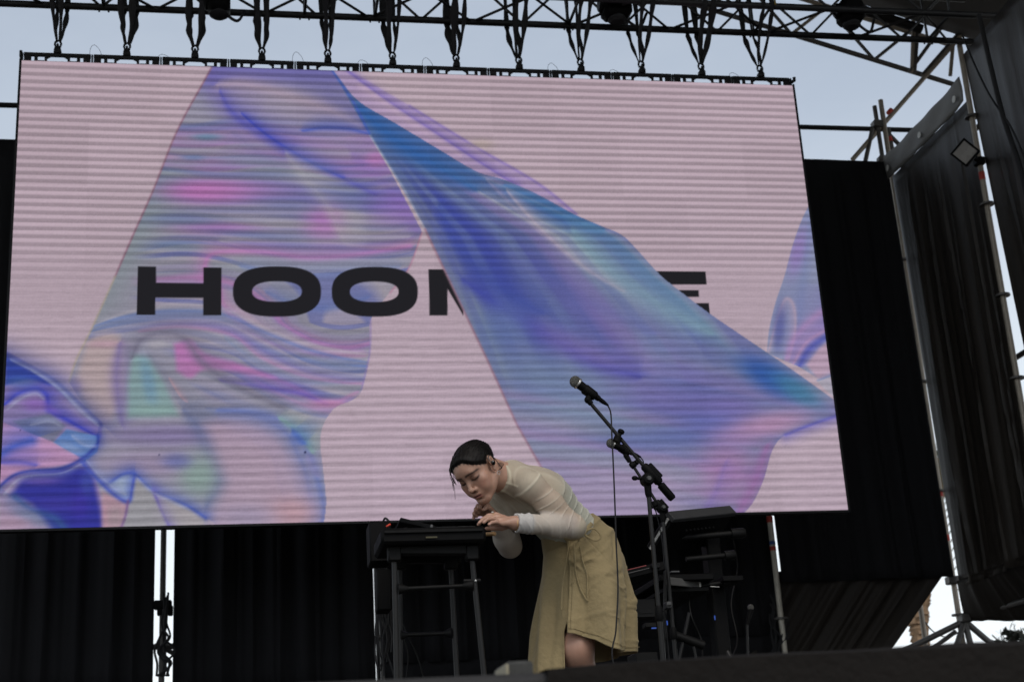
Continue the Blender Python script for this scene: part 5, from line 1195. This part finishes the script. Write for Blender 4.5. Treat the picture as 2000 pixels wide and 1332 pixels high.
# ================================================================ workstation on a trestle at the left
ya_, yb_ = 5.62, 5.86
tb = empty('trestle_stand', P(850, 1330, 5.9)*np.array([1, 1, 0]), 'black folding trestle stand with splayed legs under the sampler', 'stand')
def fr(y, xL, xR, ytop, lt, lb, rt, rb, bar, par):
    a, b = P(xL, ytop, y), P(xR, ytop, y); MB().box((a+b)/2, (np.linalg.norm(b-a)/2, .022, .020), (b-a, (0, 1, 0), (0, 0, 1)), .005).build('top_rail', M_dgrey, par)
    for q0, q1 in ((lt, lb), (rt, rb)):
        p, q = P(*q0, y), P(*q1, y); d = q-p; q = p+d*(p[2]/max(1e-6, p[2]-q[2])) if p[2] > q[2] else q; q[2] = .0
        l = MB().cyl(p, q, .0108, n=12).build('leg', M_pole, par); MB().lathe(q, q+(p-q)*.03, [(0, .0155), (1, .0145)], 10).build('foot', M_plastic, l); MB().box(p, (.026, .026, .030), bev=.006).build('socket', M_dgrey, l)
    p, q = P(*bar[0], y), P(*bar[1], y); MB().cyl(p, q, .0085).build('cross_bar', M_dgrey, par)
    for a_, b_ in ((p, q), (q, p)): MB().lathe(a_, a_+(b_-a_)*.14, [(0, .022), (.5, .016), (1, .0085)], 10).build('bar_end', M_dgrey, par)
fr(ya_, 768, 930, 1074, (770, 1082), (775, 1330), (921, 1080), (946, 1322), ((778, 1150), (922, 1143)), tb)
fr(yb_, 772, 900, 1090, (780, 1098), (782, 1330), (880, 1098), (893, 1330), ((783, 1240), (880, 1236)), tb)
for xx in (778, 915): MB().box((P(xx, 1072, ya_)+P(xx-4, 1076, yb_))/2+np.array([0, 0, .028]), (.018, .13, .010), bev=.003).build('side_rail', M_dgrey, tb)
MB().lathe(P(921, 1134, ya_)-np.array([.03, 0, 0]), P(921, 1134, ya_)+np.array([.035, 0, 0]), [(0, .008), (1, .008)], 8).build('leg_clamp', M_dgrey, tb); MB().ball(P(929, 1134, ya_-.01), .006, 8).build('clamp_screw', M_chrome, tb)
# sampler body
a, b = P(744, 1052, ya_-.08), P(950, 1046, ya_-.08); cx = (a+b)/2; hw_ = (b[0]-a[0])/2; z0 = P(850, 1062, ya_-.06)[2]; z1 = P(850, 1030, ya_-.06)[2]
sm_o = empty('keyboard_workstation', (cx[0], 5.95, z0), 'black keyboard workstation seen end-on on the trestle stand beside her hands', 'keyboard')
MB().box((cx[0], 5.70, (z0+z1)/2), (hw_, .16, (z1-z0)/2), bev=.012).build('case', M_plastic, sm_o)
MB().box((cx[0], 5.535, (z0+z1)/2+.014), (hw_*.93, .006, .006), bev=.002).build('end_groove', M_dgrey, sm_o)
MB().box((cx[0]-.01, 5.538, (z0+z1)/2-.010), (.022, .004, .003)).build('name_plate', mat('dull_gold_print', (.05, .042, .012), .5), sm_o)
MB().box((cx[0]+hw_*.45, 5.70, z1-.003), (hw_*.42, .145, .004), bev=.003).build('key_bed', M_dgrey, sm_o)
for k in range(10):
    if k == 0: kk0 = MB().box((cx[0]+hw_*.45, 5.585+.026*k, z1+.0025), (hw_*.38, .0115, .003), bev=.002).build('key', M_grey, sm_o)
    else: copy_part(kk0, sm_o, Vector((0, .026*k, 0)))
for k in range(5): MB().lathe((cx[0]-hw_*.5, 5.59+.05*k, z1), (cx[0]-hw_*.5, 5.59+.05*k, z1+.008), [(0, .010), (.8, .009), (1, .007)], 10).build('control_knob', M_dgrey, sm_o)
# sloped pad on top, its stand, red light
e = empty('control_pad', P(812, 1022, 5.66), 'flat black pad tilted on top of the keyboard workstation', 'pad')
a, b = P(781, 1014, 5.66), P(851, 1031, 5.60); d = b-a
MB().box((a+b)/2+np.array([0, .14, 0]), (np.linalg.norm(d)/2, .14, .009), (d, (0, 1, 0), np.cross(d, (0, 1, 0))), .003).build('body', M_plastic, e)
MB().box((a+b)/2+np.array([0, .14, .0105]), (np.linalg.norm(d)/2*.9, .12, .002), (d, (0, 1, 0), np.cross(d, (0, 1, 0)))).build('surface', M_dgrey, e)
MB().box(a*.8+b*.2+np.array([0, .2, -.025]), (.008, .05, .022)).build('prop', M_dgrey, e)
r = MB().box(P(758.5, 1026, 5.60), (.010, .008, .0035), (nrm(np.array([.9, 0, .5])), (0, 1, 0), nrm(np.array([-.5, 0, .9]))), .002).build('red_clip', mat('red_plastic', (.6, .05, .02), .4), loc=P(758, 1026, 5.6)); tag(r, 'small red clip on the left corner of the keyboard workstation', 'clip')
MB().lathe(P(843, 1031, 5.58), P(843, 1024, 5.58), [(0, .006), (.7, .006), (1, .003)], 10).build('small_knob', M_grey, sm_o)
a, b = P(938, 1043.5, 5.74), P(967, 1042, 5.64)
s_ = MB().lathe(a, b, [(0, .0075), (.9, .0085), (.97, .0080), (1, .005)], 12).build('drumstick', M_wood, loc=a); tag(s_, 'pale wooden drumstick end sticking out beside the keyboard under her hand', 'drumstick')
# box with cables hanging at the back left of the stand
c = P(740, 1064, 6.1); e = empty('cable_box', c, 'black box with tangled cables at the left end of the keyboard stand', 'stage box')
MB().box(c, (.045, .08, .085), bev=.006).build('case', M_plastic, e); MB().box(P(748, 1155, 6.1), (.03, .06, .085), bev=.006).build('lower_case', M_plastic, e)
MB().tube(spline([P(732, 1040, 6.3), P(745, 1025, 6.3), P(752, 1012, 6.28), P(760, 1018, 6.25)]), .005, 6).build('handle', M_strap, e)
rs = np.random.RandomState(5)
for k in range(13):
    x0_ = 738+rs.rand()*14; pts = [P(x0_, 1050+rs.rand()*40, 6.25+.03*k % .2)]
    yy = 1090+rs.rand()*30
    while yy < 1330: pts.append(P(732+rs.rand()*24+(yy-1090)*.03*(k % 3), yy, 6.25+.03*rs.rand())); yy += 40+rs.rand()*40
    MB().tube(spline(pts, 6), .0035, 6).build('cable', M_strap, e)
for pts, lab in (([(756, 1098, 6.1), (765, 1160, 6.05), (790, 1225, 6.0), (815, 1280, 6.0), (830, 1332, 6.0)], 'thin grey cable running diagonally down behind the trestle legs'),
                 ([(786, 1240, 6.25), (797, 1275, 6.25), (795, 1310, 6.25), (790, 1340, 6.25)], 'thin grey cable curving down from the rear cross bar')):
    q = [P(*z_) for z_ in pts]; o = MB().tube(spline(q, 8), .0032, 6).build('floor_cable', M_dgrey, loc=q[0]); tag(o, lab, 'cable')

# ================================================================ synthesizer rack at the right
ks = empty('keyboard_stand', (P(1385, 1200, 7.3)[0], 7.3, 0), 'black column keyboard stand with arms behind the microphone stands', 'stand')
ct, cb = P(1385, 1035, 7.3), P(1398, 1300, 7.3); cb = np.array([ct[0], 7.3, 0]); ct = np.array([ct[0], 7.3, ct[2]])
MB().box((ct+cb)/2, (.038, .05, (ct[2])/2), bev=.008).build('column', M_plastic, ks)
for (pa, pb, rr_) in (((1330, 1050), (1455, 1040), .026), ((1340, 1092), (1436, 1083), .024), ((1310, 1152), (1440, 1134), .018)):
    a, b = P(*pa, 7.15), P(*pb, 7.15); MB().cyl(a, b, rr_*.6).build('arm', M_dgrey, ks); MB().lathe(b-(b-a)*.22, b, [(0, rr_), (.9, rr_), (1, rr_*.8)], 14).build('arm_cap', M_dgrey, ks)
for dx, dyy in ((-.38, -.30), (.16, -.32), (-.3, .3), (.3, .3)):
    MB().cyl((ct[0], 7.3, .55 if dx < 0 else .62), (ct[0]+dx, 7.3+dyy, .012), .016).build('leg', M_pole, ks)
MB().cyl(P(1312, 1238, 7.0), P(1374, 1260, 7.0), .022).build('cross_tube', M_dgrey, ks)
# upper synth, tilted towards the player: we look at its underside and front lip
u0 = P(1310, 1006, 6.95); u1 = P(1432, 994, 7.2); ux = nrm(u1-u0); W_ = np.linalg.norm(u1-u0)
sy = empty('synthesizer', (u0+u1)/2, 'upper black synthesizer tilted on the stand, its grey edge lit against the screen', 'synthesizer', 'synthesizers on the right stand')
dn = nrm(P(1288, 1082, 7.2)-u0); dn = nrm(dn-ux*np.dot(dn, ux)); nn = np.cross(ux, dn); hgt = .205
cc = (u0+u1)/2
MB().box(cc+dn*.012, (W_/2, .014, .030), (ux, dn, nn), .004).build('lip', mat('lip_grey', (.035, .035, .036), .6, 0, .2, 20, 0, 60, .2), sy)
MB().box(cc+dn*(.03+hgt/2)+nn*.004, (W_/2-.002, hgt/2, .026), (ux, dn, nn), .005).build('case', M_plastic, sy)
for k in range(24):
    p = u0+dn*(.025+k*(hgt/24))+ux*.0-nn*.0
    if k == 0: rb0 = MB().box(p-ux*.002, (.004, .0028, .008), (ux, dn, nn), .001).build('side_rib', M_chrome, sy); p00 = Vector(p-ux*.002)
    else: copy_part(rb0, sy, Vector(p-ux*.002)-p00)
MB().prism([u1+dn*.03, u1+dn*.03-ux*.06+dn*.05, u1+dn*.14-ux*.06], nn*.01).build('bracket', M_grey, sy)
for k in range(8): MB().lathe(cc+ux*(k-3.5)*.03-nn*.034+dn*.08, cc+ux*(k-3.5)*.03-nn*.046+dn*.08, [(0, .007), (1, .006)], 8).build('control_knob', M_dgrey, sy)
# lower synth
l0, l1 = P(1302, 1134, 7.0), P(1366, 1141, 7.15); lx = nrm(l1-l0); W2 = np.linalg.norm(l1-l0)
sy2 = empty('synthesizer', (l0+l1)/2, 'lower synthesizer with a pale grey end panel under the tilted one', 'synthesizer', 'synthesizers on the right stand')
MB().box((l0+l1)/2, (W2/2, .006, .020), (lx, np.cross((0, 0, 1), lx), (0, 0, 1)), .003).build('end_panel', mat('pale_panel', (.07, .069, .066), .6, 0, .2, 20), sy2)
MB().box(l1+np.array([0, -.004, 0]), (.006, .008, .017), bev=.002).build('corner_cap', M_white, sy2)
MB().box((l0+l1)/2+np.array([.02, .35, .026]), (W2/2+.01, .36, .016), bev=.004).build('case', M_plastic, sy2); MB().box((l0+l1)/2+np.array([.02, .36, -.03]), (W2/2-.01, .33, .012), bev=.004).build('under_tray', M_plastic, sy2)
MB().box(P(1317, 1117, 7.1), (.022, .02, .004), bev=.001).build('switch', M_grey, sy2)
# right small unit
q = P(1420, 1135, 7.2); e = empty('effects_unit', q, 'flat black unit with a bright metal edge on the right arm of the keyboard stand', 'unit')
MB().box(q, (.055, .1, .014), bev=.004).build('case', M_plastic, e); MB().cyl(P(1387, 1145, 7.1), P(1405, 1146, 7.1), .0025).build('edge', M_chrome, e)
# left small keyboard behind the skirt
q = P(1248, 1122, 6.9); e = empty('small_keyboard', q, 'small black keyboard with a thin red line between the skirt and the microphone stand', 'keyboard')
ax_ = nrm(P(1287, 1101, 6.9)-P(1218, 1118, 6.9)); up_ = np.cross(ax_, (0, 1, 0)); up_ = up_ if up_[2] > 0 else -up_
MB().box(q, (.095, .14, .022), (ax_, (0, 1, 0), up_), .005).build('case', M_plastic, e); MB().cyl(P(1216, 1115, 6.74), P(1262, 1104, 6.74), .0022).build('red_line', mat('dull_red', (.22, .03, .03), .5), e); MB().cyl(P(1224, 1120, 6.74), P(1268, 1109, 6.74), .002).build('trim', M_grey, e)
MB().box(P(1280, 1105, 6.75), (.02, .02, .012), bev=.003).build('end_block', M_dgrey, e)
# pedal boxes and small gear between the stands
gear = [((1268, 1222, 6.8), (.028, .03, .012), 'small grey box with a blue light strip low behind the skirt', True), ((1304, 1182, 6.9), (.014, .03, .016), 'pale small box clamped on the front stand height, left of the column', False), ((1256, 1190, 6.9), (.05, .05, .045), 'dark grey equipment box behind the skirt', False), ((1255, 1290, 6.5), (.05, .08, .03), 'black pedal on the stage floor behind the skirt hem', False)]
M_blueled = emis('blue_led', (.02, .07, .35), .22)
for c3, hs, lab, led in gear:
    p = P(*c3); e = empty('equipment_box', p, lab, 'box'); MB().box(p, hs, bev=.004).build('case', M_grey if hs[0] < .02 else M_dgrey, e)
    MB().box(p+np.array([0, -hs[1]-.001, -hs[2]*.3]), (hs[0]*.7, .002, hs[2]*.25)).build('face', M_dgrey, e)
    if led: MB().box(p+np.array([.012, -hs[1]-.004, -hs[2]-.003]), (.012, .003, .003)).build('light', M_blueled, e)
for c3, lab in (((1303, 1216, 6.8), 'thin upright blue light left of the keyboard column'), ((1396, 1206, 7.0), 'thin upright blue light on the keyboard column')):
    o = MB().box(P(*c3), (.0028, .003, .011), bev=.001).build('indicator_light', M_blueled, loc=P(*c3)); tag(o, lab, 'light')
# low stand tubes and cables
rk = empty('tripod', P(1330, 1300, 7.0)*np.array([1, 1, 0]), 'thin dark tripod legs below the synthesizers', 'tripod')
for a, b, r_ in (((1346, 1196, 7.0), (1322, 1310, 7.0), .008), ((1300, 1100, 7.0), (1296, 1300, 7.05), .009), ((1355, 1262, 6.8), (1362, 1300, 6.8), .006)):
    p, q_ = P(*a), P(*b); d = q_-p; q_ = p+d*(p[2]/(p[2]-q_[2])); MB().cyl(p, q_, r_).build('leg', M_pole, rk)
m3 = empty('small_microphone', P(1466, 1186, 7.6), 'small silver microphone head low in the dark at the right', 'microphone'); p = P(1466, 1186, 7.6)
MB().ball(p, .018, 12).build('grille', M_grille_, m3); MB().lathe(p+np.array([.0, 0, -.01]), p+np.array([-.03, 0, -.09]), [(0, .015), (1, .009)], 10).build('body', M_plastic, m3)
e = empty('short_stand', (p[0]-.08, 7.6, 0), 'short black stand carrying the small silver microphone', 'stand'); MB().cyl(p+np.array([-.03, 0, -.085]), (p[0]-.09, 7.6, .02), .007).build('pole', M_pole, e); MB().lathe((p[0]-.09, 7.6, 0), (p[0]-.09, 7.6, .02), [(0, .1), (.5, .1), (1, .03)], 20).build('base', M_plastic, e)
for pts, lab in (([(1432, 1050, 7.4), (1440, 1110, 7.5), (1428, 1180, 7.5), (1440, 1250, 7.4), (1420, 1300, 7.2)], 'black cable hanging from the right arm of the keyboard stand'),
                 ([(1345, 1150, 7.2), (1350, 1200, 7.1), (1370, 1250, 7.1), (1372, 1300, 7.0)], 'black cable hanging under the lower synthesizer'),
                 ([(1236, 1188, 7.0), (1262, 1188, 6.9), (1290, 1194, 6.9), (1305, 1186, 6.9)], 'grey cable stretched between the dark boxes behind the skirt')):
    q_ = [P(*z_) for z_ in pts]; o = MB().tube(spline(q_, 8), .0035, 6).build('hanging_cable', M_dgrey, loc=q_[0]); tag(o, lab, 'cable')
# cables tangled round the scaffold pole at the right and the left gap
for base_x, lab, px0 in ((0, 'tangle of black cables at the foot of the right scaffold pole', 1512), (1, 'tangle of black cables round the scaffold pole in the left gap', 322)):
    b = MB(); rs = np.random.RandomState(base_x+11)
    for k in range(7):
        pts = [P(px0+rs.randn()*5, 1150+rs.rand()*60, YB-.12)]; yy = 1220
        while yy < 1340: pts.append(P(px0+rs.randn()*9+(4 if base_x == 0 else 0), yy, YB-.15-.05*rs.rand())); yy += 25
        b.tube(spline(pts, 6), .009, 6)
    o = b.build('cable_bundle', M_strap, loc=P(px0, 1250, YB)); tag(o, lab, 'cables')
p = P(327, 1178, YB-.05); e = empty('ledger_clamp', p, 'small black ledger clamp on the pole in the left bright gap', 'fixture')  # scaffold clamp joining ledger and pole, gives no light
MB().box(P(318, 1181, YB-.05), (.07, .04, .035), bev=.01).build('housing', M_plastic, e); MB().box(P(312, 1192, YB-.05), (.02, .03, .04), bev=.008).build('foot', M_plastic, e); MB().box(P(333, 1192, YB-.05), (.02, .03, .04), bev=.008).build('foot', M_plastic, e)
# ================================================================ stage lip
lip = MB(); pts = []
for s in np.linspace(0, 1, 60):
    x = .42+s*8.6; pts.append((x, 2.16, .0))
G = []
for s in np.linspace(0, 1, 90):
    x = .43+s*8.2; hz = .012*(1-math.exp(-s*90)); w_ = .002*math.sin(x*7)+.0012*math.sin(x*19)
    G.append([np.array([x, 2.085+.004*math.sin(x*5), -.05]), np.array([x, 2.085+.003*math.sin(x*5), hz*.5+.002]), np.array([x, 2.10, hz+w_+.002]), np.array([x, 2.17, hz+w_+.003]), np.array([x, 2.5, hz*.6+.003]), np.array([x, 2.52, .001])])
o = lip.grid(G).build('stage_mat', mat('black_carpet', (.0105, .009, .008), .95, 0, .35, 5, .6, 60, .15), loc=(1, 2.1, 0)); tag(o, 'black carpet edge along the front lip of the stage, blurred in the foreground', 'carpet')
c = P(1002, 1303, 2.32); c[2] = .024; e = empty('floor_box', c, 'small grey box with a bright left edge lying on the stage lip at the bottom', 'box')
MB().box((c[0], 2.32, .0185), (.021, .06, .015), bev=.004).build('case', mat('scuffed_grey', (.05, .05, .047), .6, 0, .5, 60, .2, 60, .2), e); MB().box((c[0]-.0215, 2.30, .0165), (.0022, .05, .012), bev=.001).build('edge_plate', mat('cream_plate', (.28, .25, .17), .6), e)
